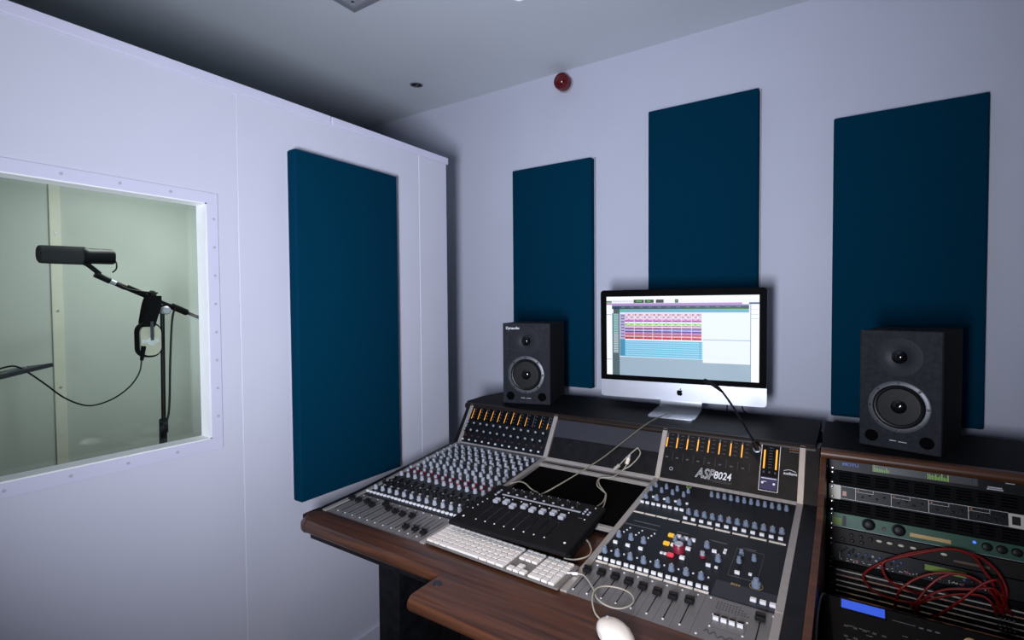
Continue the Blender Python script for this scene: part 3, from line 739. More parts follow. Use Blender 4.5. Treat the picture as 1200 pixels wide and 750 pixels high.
# red patch cables
RC = [[(0.375,0.339,0.012),(0.386,0.285,0.035),(0.374,0.242,0.035),(0.348,0.214,0.035),(0.314,0.201,0.035),(0.271,0.2,0.035),(0.227,0.216,0.035),(0.165,0.245,0.035),(0.117,0.278,0.035),(0.083,0.31,0.035),(0.077,0.333,0.035),(0.105,0.36,0.035),(0.149,0.366,0.035),(0.187,0.364,0.035),(0.208,0.364,0.012)],
[(0.372,0.331,0.012),(0.36,0.271,0.042),(0.341,0.238,0.042),(0.321,0.208,0.042),(0.286,0.199,0.042),(0.242,0.211,0.042),(0.188,0.237,0.042),(0.149,0.256,0.042),(0.125,0.271,0.045),(0.121,0.291,0.045),(0.137,0.319,0.045),(0.172,0.332,0.035),(0.212,0.339,0.012)],
[(0.385,0.331,0.012),(0.356,0.293,0.052),(0.33,0.267,0.052),(0.302,0.259,0.052),(0.255,0.265,0.052),(0.211,0.285,0.052),(0.176,0.315,0.055),(0.157,0.345,0.05),(0.152,0.39,0.012)],
[(0.382,0.341,0.012),(0.353,0.282,0.028),(0.326,0.268,0.028),(0.288,0.263,0.028),(0.255,0.28,0.028),(0.229,0.309,0.028),(0.214,0.334,0.025),(0.199,0.36,0.025),(0.189,0.377,0.010)],
[(0.398,0.336,0.012),(0.379,0.308,0.045),(0.357,0.276,0.062),(0.312,0.289,0.062),(0.269,0.301,0.06),(0.24,0.317,0.06),(0.218,0.339,0.055),(0.202,0.364,0.04),(0.199,0.392,0.012)],
[(0.368,0.345,0.012),(0.355,0.315,0.03),(0.335,0.306,0.022),(0.294,0.315,0.020),(0.254,0.333,0.02),(0.225,0.35,0.02),(0.197,0.37,0.010)],
[(0.392,0.334,0.012),(0.373,0.267,0.055),(0.361,0.252,0.07),(0.34,0.264,0.07),(0.319,0.285,0.07),(0.294,0.315,0.07),(0.261,0.359,0.05),(0.241,0.39,0.012)]]
RL = ['red patch cable making the widest, lowest loop across the patch bays', 'red patch cable arching highest past the green unit, inside the widest loop', 'red patch cable arching below the lime label to a plug nearest the blue display',
      'short red patch cable close behind the lime label arch', 'red patch cable curving low towards the middle of the lowest bay', 'flat red patch cable lying closest to the patch bay strips', 'red patch cable running diagonally down to the lowest bay, rightmost plug']
for P_, l in zip(RC, RL):
    o = thing('patch_cable', l, 'cable', RW(*P_[0]), group='red patch cables')
    c0 = RW(*P_[0])
    B().tube([RW(*p) - c0 for p in P_], .0033, 8, 5).build('cord', M_cabler, o, smooth=True)
    for e, nx in ((P_[0], P_[1]), (P_[-1], P_[-2])):
        B().tube([RW(e[0], e[1], .0015) - c0, RW(e[0], e[1], .014) - c0], .0042, 8, 1).build('plug', M_bcap if e is P_[0] else M_cabler, o, smooth=True)
o = thing('jack_plugs', 'cluster of black jack plugs crowded at one end of the patch bays', 'plug cluster', RW(.385, .40, 0)); o['category'] = 'plugs'
bpy.data.objects.remove(o)
for k in range(8):
    u, s_ = .372 + .0085 * (k % 4), .348 + .026 * (k // 4)
    o = thing('jack_plug', 'black jack plug in the crowded end of the patch bays', 'plug', RW(u, s_, 0), (RA, 0, 0), 'black jack plugs in the patch bays')
    B().lathe([(.0038, .0015), (.0040, .03), (.0028, .036)], 8).build('plug_barrel', M_bcap, o, smooth=True)
    B().lathe([(.0028, .036), (.0026, .0395), (.001, .040)], 8).build('plug_tip', M_chrome, o)
tag(B().tube([(-.044, 1.435, .704), (-.049, 1.40, .716), (-.0522, 1.33, .722), (-.0525, 1.26, .718), (-.0525, 1.20, .69), (-.050, 1.16, .64)], .0022, 8, 5).build('thin_cable', M_cablew, smooth=True), 'thin beige cable curling out beside the blue display unit over the walnut side', 'cable')

# ================================================================ SPEAKERS
def speaker(label, x, y, z, yw, w, h, badge, d=.285):
    o = thing('studio_monitor', label, 'speaker', (x, y, z), (0, 0, yw), 'studio monitors')
    B().box(-w / 2, w / 2, .004, d, 0, h, .004).build('cabinet', M_blackm, o)
    B().box(-w / 2, w / 2, -.016, .004, 0, h, .003, 2).build('baffle', M_spk, o)
    tz, wz = h * .78, h * .365; f = -.016
    B().lathe([(w * .285, f), (w * .285, f - .0018), (w * .20, f - .0022), (w * .12, f - .001), (w * .10, f + .0)], 32, 'y', (0, 0, tz)).build('tweeter_plate', M_plate, o, smooth=True)
    B().lathe([(w * .095, f - .0022), (w * .09, f - .003), (w * .06, f - .008), (w * .015, f - .010)], 20, 'y', (0, 0, tz)).build('tweeter_dome', M_gloss, o, smooth=True)
    ps = Proto('screw', lambda b: b.lathe([(.0036, 0), (.003, -.002)], 8, 'y'), [M_bcap])
    for a in (45, 135, 225, 315): ps.put(o, (w * .23 * math.cos(R(a)), f - .002, tz + w * .23 * math.sin(R(a))))
    B().lathe([(w * .385, f), (w * .385, f - .004), (w * .37, f - .0055), (w * .325, f - .0055), (w * .318, f - .001), (w * .318, f)], 40, 'y', (0, 0, wz), cap=False).build('woofer_ring', M_ring, o, smooth=True)
    B().lathe([(w * .320, f - .0022), (w * .300, f - .0055), (w * .275, f - .0045), (w * .262, f - .0015), (w * .105, f - .0008), (w * .10, f - .0008)], 36, 'y', (0, 0, wz)).build('woofer_cone', M_cone, o, smooth=True)
    B().lathe([(w * .105, f - .001), (w * .085, f - .006), (w * .045, f - .009), (w * .004, f - .0102)], 20, 'y', (0, 0, wz)).build('dust_cap', M_gloss, o, smooth=True)
    ps = Proto('screw', lambda b: b.lathe([(.0042, 0), (.0038, -.0025)], 8, 'y'), [M_chrome])
    for k in range(8): ps.put(o, (w * .352 * math.cos(R(45 * k)), f - .0055, wz + w * .352 * math.sin(R(45 * k))))
    for sx in (-1, 1):
        B().lathe([(w * .088, f - .0018), (w * .075, f - .0022), (w * .066, f - .0004)], 20, 'y', (sx * w * .335, 0, h * .095)).build('bass_port', M_void, o, smooth=True)
    if badge: text('maker_mark', 'Dynaudio', w * .075, M_line, o, (-w * .43, f - .0005, h * .925), (math.pi / 2, 0, 0))
    b = B(); b.box(-w * .11, -w * .03, f - .001, f, h * .072, h * .078).box(0, w * .10, f - .001, f, h * .070, h * .075); stuff(b.build('printed_legend', M_wline, o))
    return o
speaker('black studio monitor near the booth, leftmost, with pale maker mark', -1.196, 1.930, ST, R(15.5), .2165, .358, True)
speaker('large dark studio monitor standing on the rack top', .128, 1.896, .9725, R(-15.9), .199, .354, False)

# ================================================================ COMPUTER
IW, IH = .65, .459
imac = thing('desktop_computer', 'all-in-one silver desktop computer with bright screen on the console shelf', 'computer', (-.584, 2.117, ST), (0, 0, R(5.92)))
zc = 1.012 - ST
tilt = R(1.0)
def rr(x0, x1, y0, y1, r, n=5):
    pts = []
    for (cx, cy, a0) in ((x1 - r, y1 - r, 0), (x0 + r, y1 - r, 90), (x0 + r, y0 + r, 180), (x1 - r, y0 + r, 270)):
        for k in range(n + 1): a = R(a0 + 90 * k / n); pts.append((cx + r * math.cos(a), cy + r * math.sin(a)))
    return pts
chz = .073
B().prism(rr(-IW / 2, IW / 2, 0, IH, .014), .0, .012, 'y').build('enclosure', M_silver, imac, (0, 0, zc), (tilt, 0, 0))
b = B()
for k in range(6):
    a, c = k / 6, (k + 1) / 6
    f1 = lambda t: .012 + .030 * math.sin(t * math.pi / 2)
    sx = IW / 2 * (1 - .92 * a ** 1.6); sz = .95 - .8 * a ** 1.6
    b.box(-sx, sx, .012 + .030 * a, .012 + .030 * c, IH * (.5 - sz / 2), IH * (.5 + sz / 2))
b.build('rear_shell', M_silver, imac, (0, 0, zc), (tilt, 0, 0))
b = B(); b.prism([(-IW / 2, chz), (IW / 2, chz)] + rr(-IW / 2, IW / 2, chz, IH, .014)[:12], -.002, -.0003, 'y').build('glass_front', M_screenglass, imac, (0, 0, zc), (tilt, 0, 0))
# apple-shaped mark
b = B()
ap = [(0, .72), (.12, .80), (.32, .84), (.52, .74), (.66, .58), (.54, .44), (.48, .28), (.54, .12), (.70, .0), (.58, -.28), (.40, -.52), (.22, -.56), (0, -.49), (-.22, -.56), (-.42, -.50), (-.62, -.2), (-.70, .18), (-.66, .5), (-.50, .74), (-.28, .84), (-.10, .80)]
b.prism([(x * .0165, z * .0165) for x, z in ap], -.0010, 0, 'y'); b.prism([(x * .0165, z * .0165) for x, z in [(.0, .88), (.02, 1.05), (.16, 1.22), (.30, 1.28), (.28, 1.08), (.16, .92)]], -.0010, 0, 'y')
b.build('logo', M_gloss, imac, (.006, 0, zc + chz * .43), (tilt, 0, 0))
# stand: foot plate and neck
b = B(); n = 6
side = [(.10, .003)] + [(-.135, .003), (-.135, 0), (.10, 0)]
B().prism(rr(-.088, .088, -.170, .045, .012), 0, .005, 'z').build('stand_foot', M_stand, imac, smooth=True)
b = B(); path = [(.040, .003), (.060, .012), (.068, .03), (.062, .09), (.045, .17)]
b.prism([(y - .004, z) for y, z in path] + [(y + .004, z) for y, z in path[::-1]], -.084, .084); b.build('stand_neck', M_stand, imac, smooth=True)
b = B(); b.prism([(-.06, .004), (-.035, .075), (-.02, .17), (.10, .17), (.10, .004)], -.092, .092) if False else None
# screen
scr = B().box(-.2985, .2985, -.0026, -.0020, 0, .336).build('screen', em('screen_white', (.74, .80, .94), 1.08), imac, (0, -math.sin(tilt) * (chz + .022), zc + chz + .022), (tilt, 0, 0))
SCOL = {}
def sc(c):
    key = tuple(round(x, 3) for x in c)
    if key not in SCOL: SCOL[key] = len(SCOL)
    return SCOL[key]
def lin(r, g, b_): return tuple((v / 255 / 12.92) if v / 255 <= .04045 else ((v / 255 + .055) / 1.055) ** 2.4 for v in (r, g, b_))
items = []
def q(u0, u1, v0, v1, c, layer=1):
    m_ = max(c)
    if min(c) < 205: c = tuple(max(0, m_ * .93 - (m_ - x) * 1.25) for x in c)
    items.append((u0, u1, v0, v1, lin(*c), layer))
q(0, 1, 0, .085, (226, 231, 243)); q(0, 1, 0, .04, (240, 243, 250), 2)
q(0, .038, .055, .075, (70, 110, 60), 2); q(0, .038, .080, .095, (120, 150, 100), 2)
for (a, c) in ((.197, .27), (.275, .338), (.352, .405), (.48, .502)): q(a, c, .040, .082, (22, 45, 28), 2)
for (a, c) in ((.215, .255), (.29, .315), (.485, .497)): q(a, c, .055, .068, (90, 190, 80), 3)
for k in range(9): q(.05 + .016 * k, .06 + .016 * k, .055, .065, (190, 198, 214), 3)
q(0, .94, .085, .105, (196, 152, 206), 2); q(.9, .94, .085, .105, (235, 235, 240), 3)
q(.04, .94, .105, .120, (150, 155, 190), 2)
q(.04, .94, .120, .158, (44, 58, 82), 2); q(.05, .1, .120, .22, (60, 74, 82), 2)
for k in range(13): q(.11 + .063 * k, .135 + .063 * k, .130, .140, (110, 125, 150), 3)
q(.095, .94, .158, .172, (110, 200, 110), 2); q(.095, .94, .172, .20, (126, 178, 214), 2); q(.095, .94, .2, .21, (215, 225, 240), 2)
q(0, .038, .1, 1, (236, 240, 248), 2)
for v in (.225, .80): q(0, .038, v, v + .006, (120, 135, 150), 3)
q(.042, .095, .21, .72, (90, 128, 140), 2); q(.042, .095, .72, 1, (74, 92, 96), 2); q(.042, .048, .21, .72, (40, 70, 90), 3); q(.088, .095, .21, .72, (60, 75, 90), 3)
for k in range(24): q(.050, .086, .217 + .021 * k, .229 + .021 * k, (170, 205, 200) if k < 12 else (200, 205, 205), 3)
q(.095, .95, .21, .80, (222, 231, 245), 2); q(.095, .95, .765, 1, (166, 184, 198), 3); q(.66, .95, .76, .80, (224, 232, 246), 4)
q(.66, .95, .52, .53, (180, 192, 206), 4)
q(.097, .135, .22, .54, (190, 185, 215), 4); q(.097, .135, .54, .755, (76, 148, 176), 4)
for k in range(8): q(.105, .130, .235 + .038 * k, .250 + .038 * k, (120, 100, 140), 5)
rows = [(.215, .245, (222, 190, 206)), (.248, .275, (214, 200, 214)), (.28, .30, (236, 180, 220)), (.30, .318, (168, 96, 190)), (.325, .335, (246, 240, 250)), (.335, .36, (180, 222, 150)), (.365, .378, (180, 130, 160)), (.39, .41, (140, 50, 120)), (.412, .425, (150, 160, 235)), (.43, .45, (100, 55, 150)), (.452, .468, (190, 100, 180)), (.472, .492, (176, 30, 70)), (.495, .505, (240, 180, 200)), (.507, .535, (196, 18, 66))]
for ri, (v0, v1, c) in enumerate(rows):
    q(.135, .652, v0, v1, c, 4)
    for k in range(24):
        u = .137 + .0645 * (k // 3) + (k % 3) * .017 + random.random() * .006
        d_ = .75 if (k + ri) % 2 else 1.12
        q(u, u + .012, v0 + (v1 - v0) * .25, v1 - (v1 - v0) * .2, tuple(min(255, x * d_) for x in c), 5)
    for k in range(1, 8): q(.135 + .0645 * k, .138 + .0645 * k, v0, v1, (235, 215, 235), 6)
for k in range(8):
    v = .552 + .0262 * k; q(.135, .658, v, v + .019, (136, 206, 232), 4); q(.135, .658, v + .019, v + .0262, (196, 226, 242), 4)
    for j in range(26): u = .137 + .02 * j; q(u, u + .012, v + .008, v + .0105, (96, 176, 212), 5)
q(.64, .643, .55, .765, (70, 130, 160), 6)
q(.948, .953, .1, 1, (150, 165, 180), 5); q(.953, 1, .1, 1, (238, 243, 250), 4); q(.94, 1, .085, .105, (60, 80, 110), 5)
for v in (.16, .22, .27): q(.955, .995, v, v + .005, (170, 180, 195), 5)
smats = []; b = B()
for (u0, u1, v0, v1, c, ly) in items:
    i = sc(c)
    if i == len(smats): smats.append(em('screen_colour', c, 1.08))
    b.m(i); y = -.0026 - .00012 * ly; X = lambda u: -.2985 + .597 * u; Z = lambda v: .336 * (1 - v)
    vs_ = [b.bm.verts.new(p) for p in ((X(u0), y, Z(v1)), (X(u1), y, Z(v1)), (X(u1), y, Z(v0)), (X(u0), y, Z(v0)))]
    b._f(vs_)
b.build('screen_picture', smats, scr, norm=False)

# wires hanging behind the computer
for i, (P_, l) in enumerate(((((-.411, 2.20, 1.06), (-.411, 2.2, .994), (-.409, 2.195, .974)), 'short black wire dropping straight behind the computer chin'), (((-.362, 2.2, 1.06), (-.354, 2.2, .993), (-.333, 2.19, .9745)), 'short black wire slanting behind the computer chin, nearer its corner'))):
    tag(B().tube(P_, .0028, 8, 4).build('power_wire', M_black, smooth=True), l, 'cable')
# beige cable
tag(B().tube([(-.575, 2.06, .9815), (-.592, 1.93, .9845), (-.609, 1.80, .9775), (-.655, 1.67, .930), (-.69, 1.55, .893), (-.785, 1.375, .8265), (-.81, 1.362, .825), (-.833, 1.361, .832), (-.858, 1.368, .842), (-.885, 1.370, .842), (-.912, 1.358, .832)], .0021, 8, 5).build('usb_cable', M_usb, smooth=True), 'long beige cable from under the computer sagging down to the fader controller', 'cable')
# white adapter cables on the blank centre panels
o = thing('adapter_lead', 'white plugs and doubled lead dangling across the blank centre panel', 'cable', PW(PM, .76, .01, .01))
c0 = PW(PM, .76, .01, .01)
A = lambda p, u, v, h: PW(p, u, v, h) - c0
B().tube([A(PM, .738, .021, .012), A(PM, .722, .001, .012)], [.0065, .0058], 10, 1).build('dongle', M_cablew, o, smooth=True)
B().tube([A(PM, .738, .021, .012), A(PM, .762, .058, .012), A(PM, .789, .094, .008)], .0020, 8, 4).build('lead', M_cablew, o, smooth=True)
B().tube([A(PM, .768, .062, .010), A(PM, .765, .046, .010)], [.003, .0055], 10, 1).build('plug_neck', M_silver, o, smooth=True)
B().tube([A(PM, .765, .050, .010), A(PM, .762, .028, .010)], .0070, 10, 1).build('plug', mat('ivory_plug', (.78, .70, .55), .4, noise=(.8, .72, .57)), o, smooth=True)
B().tube([A(PM, .762, .028, .010), A(PM, .757, .012, .010), A(PS, .745, .50, .006), A(PS, .734, .466, .004), A(PS, .712, .455, .004), A(PS, .700, .437, .004), A(PS, .716, .39, .004), A(PS, .75, .355, .008), A(PS, .770, .335, .008), A(PS, .779, .29, .004), A(PS, .772, .255, .002), A(PS, .768, .235, .002)], .0021, 8, 4).build('lead', M_cablew, o, smooth=True)
B().tube([A(PM, .789, .094, .008), A(PM, .803, .076, .010), A(PM, .795, .052, .010), A(PM, .775, .024, .010), A(PM, .757, .008, .012), A(PS, .750, .50, .010), A(PS, .738, .462, .008), A(PS, .705, .45, .004), A(PS, .704, .43, .004), A(PS, .728, .385, .008), A(PS, .760, .352, .005), A(PS, .772, .333, .006), A(PS, .790, .275, .004), A(PS, .792, .24, .002)], .0021, 8, 4).build('lead', M_cablew, o, smooth=True)
# gooseneck microphone
gp = [PW(PM, 1.171, .149, .002), Vector((-.2455, 1.725, .985)), Vector((-.29, 1.70, 1.072)), Vector((-.329, 1.685, 1.135)), Vector((-.352, 1.67, 1.158)), Vector((-.377, 1.655, 1.171))]
o = thing('gooseneck_microphone', 'thin black gooseneck microphone rising in front of the computer from the meter bridge', 'microphone', gp[0])
c0 = gp[0]
B().tube([gp[0] - c0, gp[1] - c0], [.0085, .0065], 12, 1).build('connector', M_black, o, smooth=True)
B().tube([p - c0 for p in gp[1:5]], .0034, 10, 6).build('gooseneck', M_black, o, smooth=True)
B().tube([p - c0 for p in gp[3:]], [.0036, .0062, .0068, .0066], 12, 3).build('microphone_capsule', M_blackm, o, smooth=True)
B().lathe([(.011, 0), (.011, .004), (.009, .005)], 14).build('socket', M_silver, o, (0, 0, 0), (ang(PM), 0, 0))

# ================================================================ FADER CONTROLLER
fc = thing('fader_controller', 'black desktop fader controller with eight silver-capped faders', 'controller', (-.938, 1.086, .806), (.097, 0, R(1.0)))
FW, FD = .368, .258
B().box(0, FW, 0, FD, -.012, 0, .003).build('top_plate', M_blackm, fc)
b = B(); b.prism([(.045, -.0405), (.045, -.012), (FD - .004, -.012), (FD - .004, -.029), (.20, -.0405)], .006, FW - .012); b.build('chassis', M_blackm, fc)
P_cap = Proto('fader_cap', lambda b: (b.m(0).box(-.008, .008, -.0105, -.0015, .004, .0135, .0012, 1), b.box(-.008, .008, .0015, .0105, .004, .0135, .0012, 1), b.m(1).box(-.0075, .0075, -.002, .002, .004, .010)), [M_silver, M_bcap])
P_sl = Proto('fader_slot', lambda b: b.box(-.0012, .0012, -.055, .055, 0, .0006), [M_gloss])
P_sk = Proto('knob', lambda b: (b.m(0).lathe([(.0055, 0), (.0048, .011), (.003, .0115)], 10), b.m(1).box(-.0006, .0006, .001, .0045, .0113, .0122)), [M_bcap, M_white], True)
P_bl = Proto('button', lambda b: b.box(-.0030, .0030, -.0022, .0022, 0, .003), [M_knob])
P_do = Proto('dot_button', lambda b: b.cyl(.0020, 0, .0014, 8), [M_line])
cv = [.146, .150, .136, .149, .142, .145, .152, .142]
for i in range(8):
    u = .068 + .0312 * i
    P_sl.put(fc, (u, .100, 0)); P_cap.put(fc, (u, cv[i], 0)); P_do.put(fc, (u, .040, 0)); P_do.put(fc, (u, .184, 0))
    P_sk.put(fc, (u + .006, .228, 0)); P_bl.put(fc, (u - .003, .215, 0)); P_bl.put(fc, (u + .004, .241, 0))
B().rect(.052, .315, .198, .204, 0, .0015).build('scribble_strip', M_silver, fc)
for (u, v) in ((.024, .040), (.345, .040)): P_do.put(fc, (u, v, 0)).scale = (1.6, 1.6, 1)
for k in range(4): P_do.put(fc, (.020 + .002 * k, .090 + .022 * k, 0)); P_bl.put(fc, (.034, .19 + .013 * (k % 2) + .02 * (k // 2), 0))
for k in range(5): P_bl.put(fc, (.326 + .014 * (k % 2) , .196 + .013 * (k // 2), 0))
P_do.put(fc, (.342, .168, 0)); P_do.put(fc, (.344, .240, 0))
B().rect(.322, .334, .170, .172).build('printed_legend', M_slate, fc)

# ================================================================ KEYBOARD
kb = thing('computer_keyboard', 'full-size white computer keyboard with aluminium base below the fader controller', 'keyboard', (-.968, 1.023, .7640), (R(2.2), 0, R(-1.8)))
KW, KD = .420, .1085
B().prism(rr(0, KW, 0, KD, .006), -.004, .0015, 'z').build('keyboard_base', M_kbase, kb)
kcache = {}
def key(x, y, w, h):
    k_ = (round(w, 4), round(h, 4))
    if k_ not in kcache:
        def f(b, w=w, h=h):
            vs0 = [(-w / 2, -h / 2), (w / 2, -h / 2), (w / 2, h / 2), (-w / 2, h / 2)]
            e = .0008
            A_ = [b.bm.verts.new((x_, y_, .0015)) for x_, y_ in vs0]; C_ = [b.bm.verts.new((x_, y_, .0062)) for x_, y_ in vs0]
            D_ = [b.bm.verts.new((x_ - math.copysign(e, x_), y_ - math.copysign(e, y_), .0070)) for x_, y_ in vs0]
            for P_, Q_ in ((A_, C_), (C_, D_)):
                for i in range(4): b._f((P_[i], P_[(i + 1) % 4], Q_[(i + 1) % 4], Q_[i]))
            b._f(D_)
        kcache[k_] = Proto('key', f, [M_key])
    kcache[k_].put(kb, (x, y, 0))
u = .01865; gp_ = .0036
rowsk = [[1.25, 1, 1.25, 5.25, 1.25, 1.25, 1.25], [2.25] + [1] * 10 + [1.75], [1.75] + [1] * 11 + [1.25], [1.5] + [1] * 12 + [.5], [1] * 13 + [1]]
y0 = .0012
total = 14.05
for r_, ws in enumerate(rowsk):
    x = .003; sc_ = total * u / (sum(ws) * u)
    for w_ in ws:
        ww = w_ * u * sc_; key(x + ww / 2, y0 + u * r_ + u / 2, ww - gp_, u - gp_); x += ww
x = .003; n = 14
for k in range(n): ww = total * u / n; key(x + ww / 2, y0 + u * 5 + .0052, ww - gp_, .0104 - gp_); x += ww
bx = .003 + total * u + .0075
for k in range(3):
    for r_ in (3, 4): key(bx + u * (k + .5), y0 + u * r_ + u / 2, u - gp_, u - gp_)
    key(bx + u * (k + .5), y0 + u * 5 + .0052, u - gp_, .0104 - gp_)
    key(bx + u * (k + .5), y0 + u / 2, u - gp_, u - gp_)
key(bx + u * 1.5, y0 + u * 1.5, u - gp_, u - gp_)
nx = bx + 3 * u + .0065
for k in range(4):
    for r_ in (1, 2, 3, 4):
        if k == 3 and r_ == 1: continue
        key(nx + u * (k + .5), y0 + u * (r_ + .5), u - gp_, u - gp_)
    key(nx + u * (k + .5), y0 + u * 5 + .0052, u - gp_, .0104 - gp_)
key(nx + u, y0 + u * .5, 2 * u - gp_, u - gp_); key(nx + 2.5 * u, y0 + u * .5, u - gp_, u - gp_); key(nx + 3.5 * u, y0 + u * 1.0, u - gp_, 2 * u - gp_)

# ================================================================ MOUSE
ms = thing('computer_mouse', 'glossy white computer mouse on the walnut armrest', 'mouse', (-.372, .922, .7545), (0, 0, R(-39)))
b = B(); bmesh.ops.create_uvsphere(b.bm, u_segments=28, v_segments=16, radius=1)
for v_ in b.bm.verts:
    x, y_, z_ = v_.co
    e = .92 + .08 * abs(x)
    v_.co = (x * .0565, y_ * .031 * (1 - .08 * x), (.010 + .024 * (max(z_, 0) ** .8) * (1 - .15 * x * x) + (min(z_, 0)) * .009))
b.build('mouse_shell', M_mouse, ms, smooth=True)
for sy in (-1, 1):
    b = B(); b.lathe([(.007, 0), (.0065, .0012), (.003, .0016)], 14, 'y'); o = b.build('side_button', M_key, ms, (-.006, sy * .0305 - (.0 if sy > 0 else .0012), .014)); o.scale = (1.3, 1, .7)
B().cyl(.0025, 0, .002, 10).build('scroll_ball', M_knob, ms, (-.036, 0, .0285))
mc = [(-.552, 1.078, .768), (-.538, 1.088, .768), (-.516, 1.086, .768), (-.478, 1.048, .768), (-.453, 1.016, .768), (-.42, 1.003, .768), (-.393, 1.01, .770), (-.38, 1.036, .773), (-.393, 1.062, .774), (-.421, 1.072, .774), (-.454, 1.063, .774), (-.467, 1.038, .775), (-.46, 1.004, .772), (-.44, .972, .766), (-.422, .958, .765)]
inv = Matrix.Translation((-.372, .922, .7545)) @ Matrix.Rotation(R(-39), 4, 'Z'); inv.invert()
B().tube([inv @ Vector(p) for p in mc], .0017, 8, 5).build('mouse_cable', M_cablew, ms, smooth=True)
B().tube([inv @ Vector((-.560, 1.077, .7665)), inv @ Vector((-.536, 1.088, .768))], .0036, 10, 1).build('mouse_plug', M_white, ms, smooth=True)
tag(B().tube([(-.60, 1.262, .772), (-.578, 1.244, .768), (-.558, 1.212, .765), (-.556, 1.18, .765), (-.575, 1.150, .765), (-.60, 1.140, .766)], .0020, 8, 5).build('short_cable', M_cablew, smooth=True), 'short beige cable curling on the walnut bed beside the controller', 'cable')

# ================================================================ BOOTH CONTENTS
MX = -2.2
st = thing('microphone_stand', 'black boom microphone stand inside the booth behind the glass', 'microphone stand', (MX, .892, 0))
B().tube([(0, 0, .02), (0, 0, .95)], .0105, 12, 1).build('lower_pole', M_black, st, smooth=True)
B().tube([(0, .0, .95), (0, .006, 1.40)], .0075, 12, 1).build('upper_pole', M_black, st, smooth=True)
B().lathe([(.015, .93), (.015, .98), (.011, .985)], 14).build('pole_clutch', M_black, st, smooth=True)
for a in (20, 140, 260):
    B().tube([(0, 0, .12), (.30 * math.cos(R(a)), .30 * math.sin(R(a)), .012)], .007, 8, 1).build('tripod_leg', M_black, st, smooth=True)
B().lathe([(.018, -.02), (.018, .02)], 16, 'x', (0, .006, 1.405)).build('boom_clutch', M_black, st, smooth=True)
B().lathe([(.016, .02), (.016, .034), (.012, .038)], 14, 'x', (0, .006, 1.400)).build('clutch_knob', M_silver, st, smooth=True)
def bm_(y): return 1.440 + (.880 - y) * .475   # boom line z at y
B().tube([(.0, .70 - .892, bm_(.70)), (0, 1.30 - .892, bm_(1.30))], .0065, 10, 1).build('boom_arm', M_black, st, smooth=True)
B().tube([(.0, .93 - .892, bm_(.93)), (0, .985 - .892, bm_(.985))], .0125, 10, 1).build('boom_grip', M_blackm, st, smooth=True)
B().tube([(.0, .785 - .892, bm_(.785)), (0, .845 - .892, bm_(.845))], .0105, 10, 1).build('boom_grip', M_blackm, st, smooth=True)
B().tube([(.012, .94 - .892, bm_(.94) + .005), (.014, .925 - .892, 1.36), (.013, .915 - .892, 1.2), (.012, .905 - .892, 1.0), (.012, .875 - .892, .93), (.014, .882 - .892, .7)], .004, 8, 5).build('cable_run', M_black, st, smooth=True)
mic = thing('studio_microphone', 'dark side-address studio microphone held horizontally on the boom behind the glass', 'microphone', (MX, .646, 1.590), (R(1.5), 0, 0))
B().lathe([(.024, -.104), (.0285, -.101), (.0298, -.094), (.0308, -.02), (.0308, .008)], 24, 'y').build('windscreen', mat('grey_foam', (.035, .036, .042), .95, noise=(.05, .051, .058), bump=.6, nscale=300), mic, smooth=True)
B().lathe([(.0310, .008), (.0310, .02), (.0270, .026), (.0268, .094), (.0255, .100), (.006, .101)], 24, 'y').build('microphone_body', M_black, mic, smooth=True)
B().tube([(0, .015, -.024), (.0, .03, -.034), (0, .058, -.062)], .008, 10, 3).build('yoke', M_black, mic, smooth=True)
B().tube([(0, .098, -.004), (0, .108, -.02), (0, .107, -.042), (0, .095, -.055)], .0026, 8, 4).build('tail_cable', M_black, mic, smooth=True)
B().tube([(.012, .04, -.063), (.012, .082, -.086)], .0105, 12, 1).build('connector', M_black, mic, smooth=True)
B().tube([(.012, .082, -.086), (.012, .098, -.095)], .0085, 12, 1).build('connector_ring', M_silver, mic, smooth=True)
B().tube([(.012, .098, -.095), (.012, .125, -.112), (.012, .145, -.118), (.012, .19, -.126), (.012, .23, -.13)], [.008, .006, .003, .003, .003], 10, 4).build('cable_end', M_black, mic, smooth=True)
hp = thing('headphones', 'cream-backed headphones hanging from the microphone stand behind the glass', 'headphones', (MX + .03, .843, 1.29))
B().tube([(.0, -.012, .052), (-.006, -.004, .10), (-.01, .012, .150), (-.02, .022, .172), (-.045, .022, .172), (-.062, .012, .14), (-.07, 0, .06)], .011, 8, 4).build('headband', M_blackm, hp, smooth=True)
b = B(); b.prism([(-.026, .05), (-.014, .135), (.0, .165), (.036, .165), (.036, .135), (.024, .09), (.012, .05)], .004, .014); b.build('band_pad', M_blackm, hp)
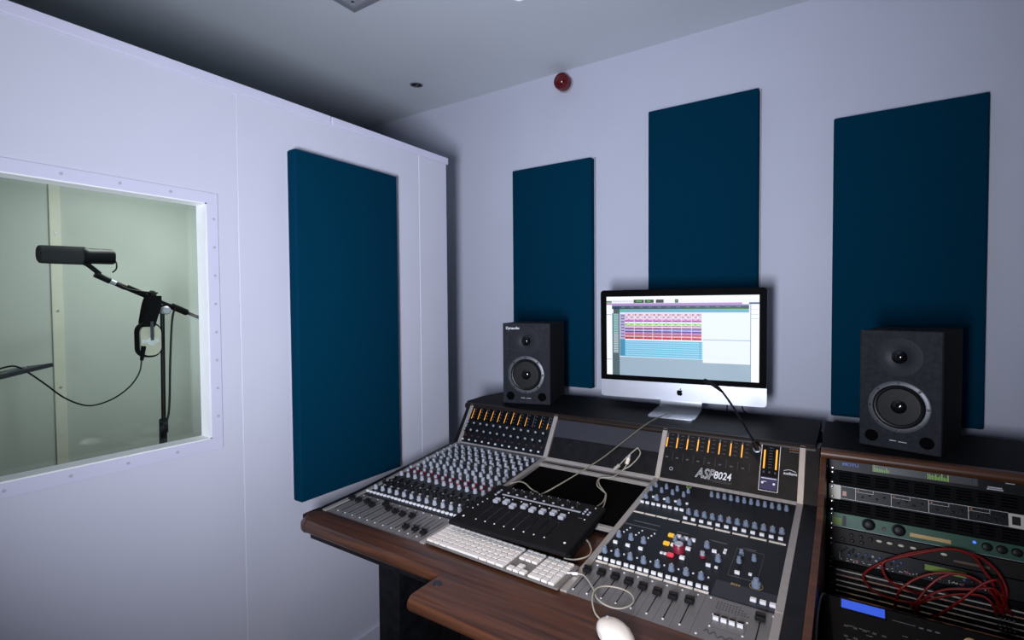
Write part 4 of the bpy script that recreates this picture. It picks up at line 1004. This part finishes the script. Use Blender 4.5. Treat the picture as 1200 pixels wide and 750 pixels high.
pts = rr(-.040, .038, -.064, .066, .034, 6)
B().prism([(x, z) for x, z in pts], -.03, .0, 'x').build('ear_pad', M_blackm, hp, smooth=True)
B().prism([(x * .86, z * .88) for x, z in pts], .0, .010, 'x').build('ear_cup', M_cream, hp, smooth=True)
B().lathe([(.017, .010), (.0165, .016), (.013, .0175)], 18, 'x', (0, 0, -.004)).build('cup_hub', M_reveal, hp, smooth=True)
b = B(); b.box(.010, .014, -.034, .024, -.008, .004); b.build('cup_bar', M_reveal, hp)
b = B(); b.box(.016, .020, -.005, .005, .0, .07); b.build('cup_arm', M_ring, hp)
B().tube([(.012, -.026, -.02), (.012, -.034, -.072)], [.008, .006], 10, 1).build('cable_boot', M_blackm, hp, smooth=True)
hc = [(.012, -.034, -.07), (.012, -.042, -.115), (.01, -.07, -.16), (.008, -.115, -.195), (.006, -.165, -.212), (.004, -.205, -.208), (.002, -.255, -.175), (0, -.30, -.125), (-.002, -.345, -.078), (-.002, -.375, -.058), (0, -.42, -.066), (0, -.52, -.08)]
B().tube(hc, .0026, 8, 5).build('headphone_cable', M_black, hp, smooth=True)
ms2 = thing('music_stand', 'flat black music stand desk seen edge-on behind the glass, cable over it', 'music stand', (MX - .03, .40, 0))
B().box(-.20, .16, -.13, .142, -.006, .006, .002).build('stand_desk', M_graph, ms2, (0, 0, 1.190), (R(12), R(-5.7), 0))
B().box(-.20, .16, -.135, -.128, -.004, .03, .002).build('stand_lip', M_graph, ms2, (0, 0, 1.190), (R(12), R(-5.7), 0))
B().tube([(0, 0, .02), (0, 0, 1.186)], .009, 10, 1).build('stand_pole', M_black, ms2, smooth=True)
for a in (80, 200, 320): B().tube([(0, 0, .16), (.26 * math.cos(R(a)), .26 * math.sin(R(a)), .01)], .006, 8, 1).build('stand_leg', M_black, ms2, smooth=True)
B().tube([(.05, .03, 1.2045), (.05, .09, 1.226), (.05, .10, 1.222), (.05, .106, 1.219)], .0022, 8, 2).build('page_clip', M_silver, ms2, smooth=True)
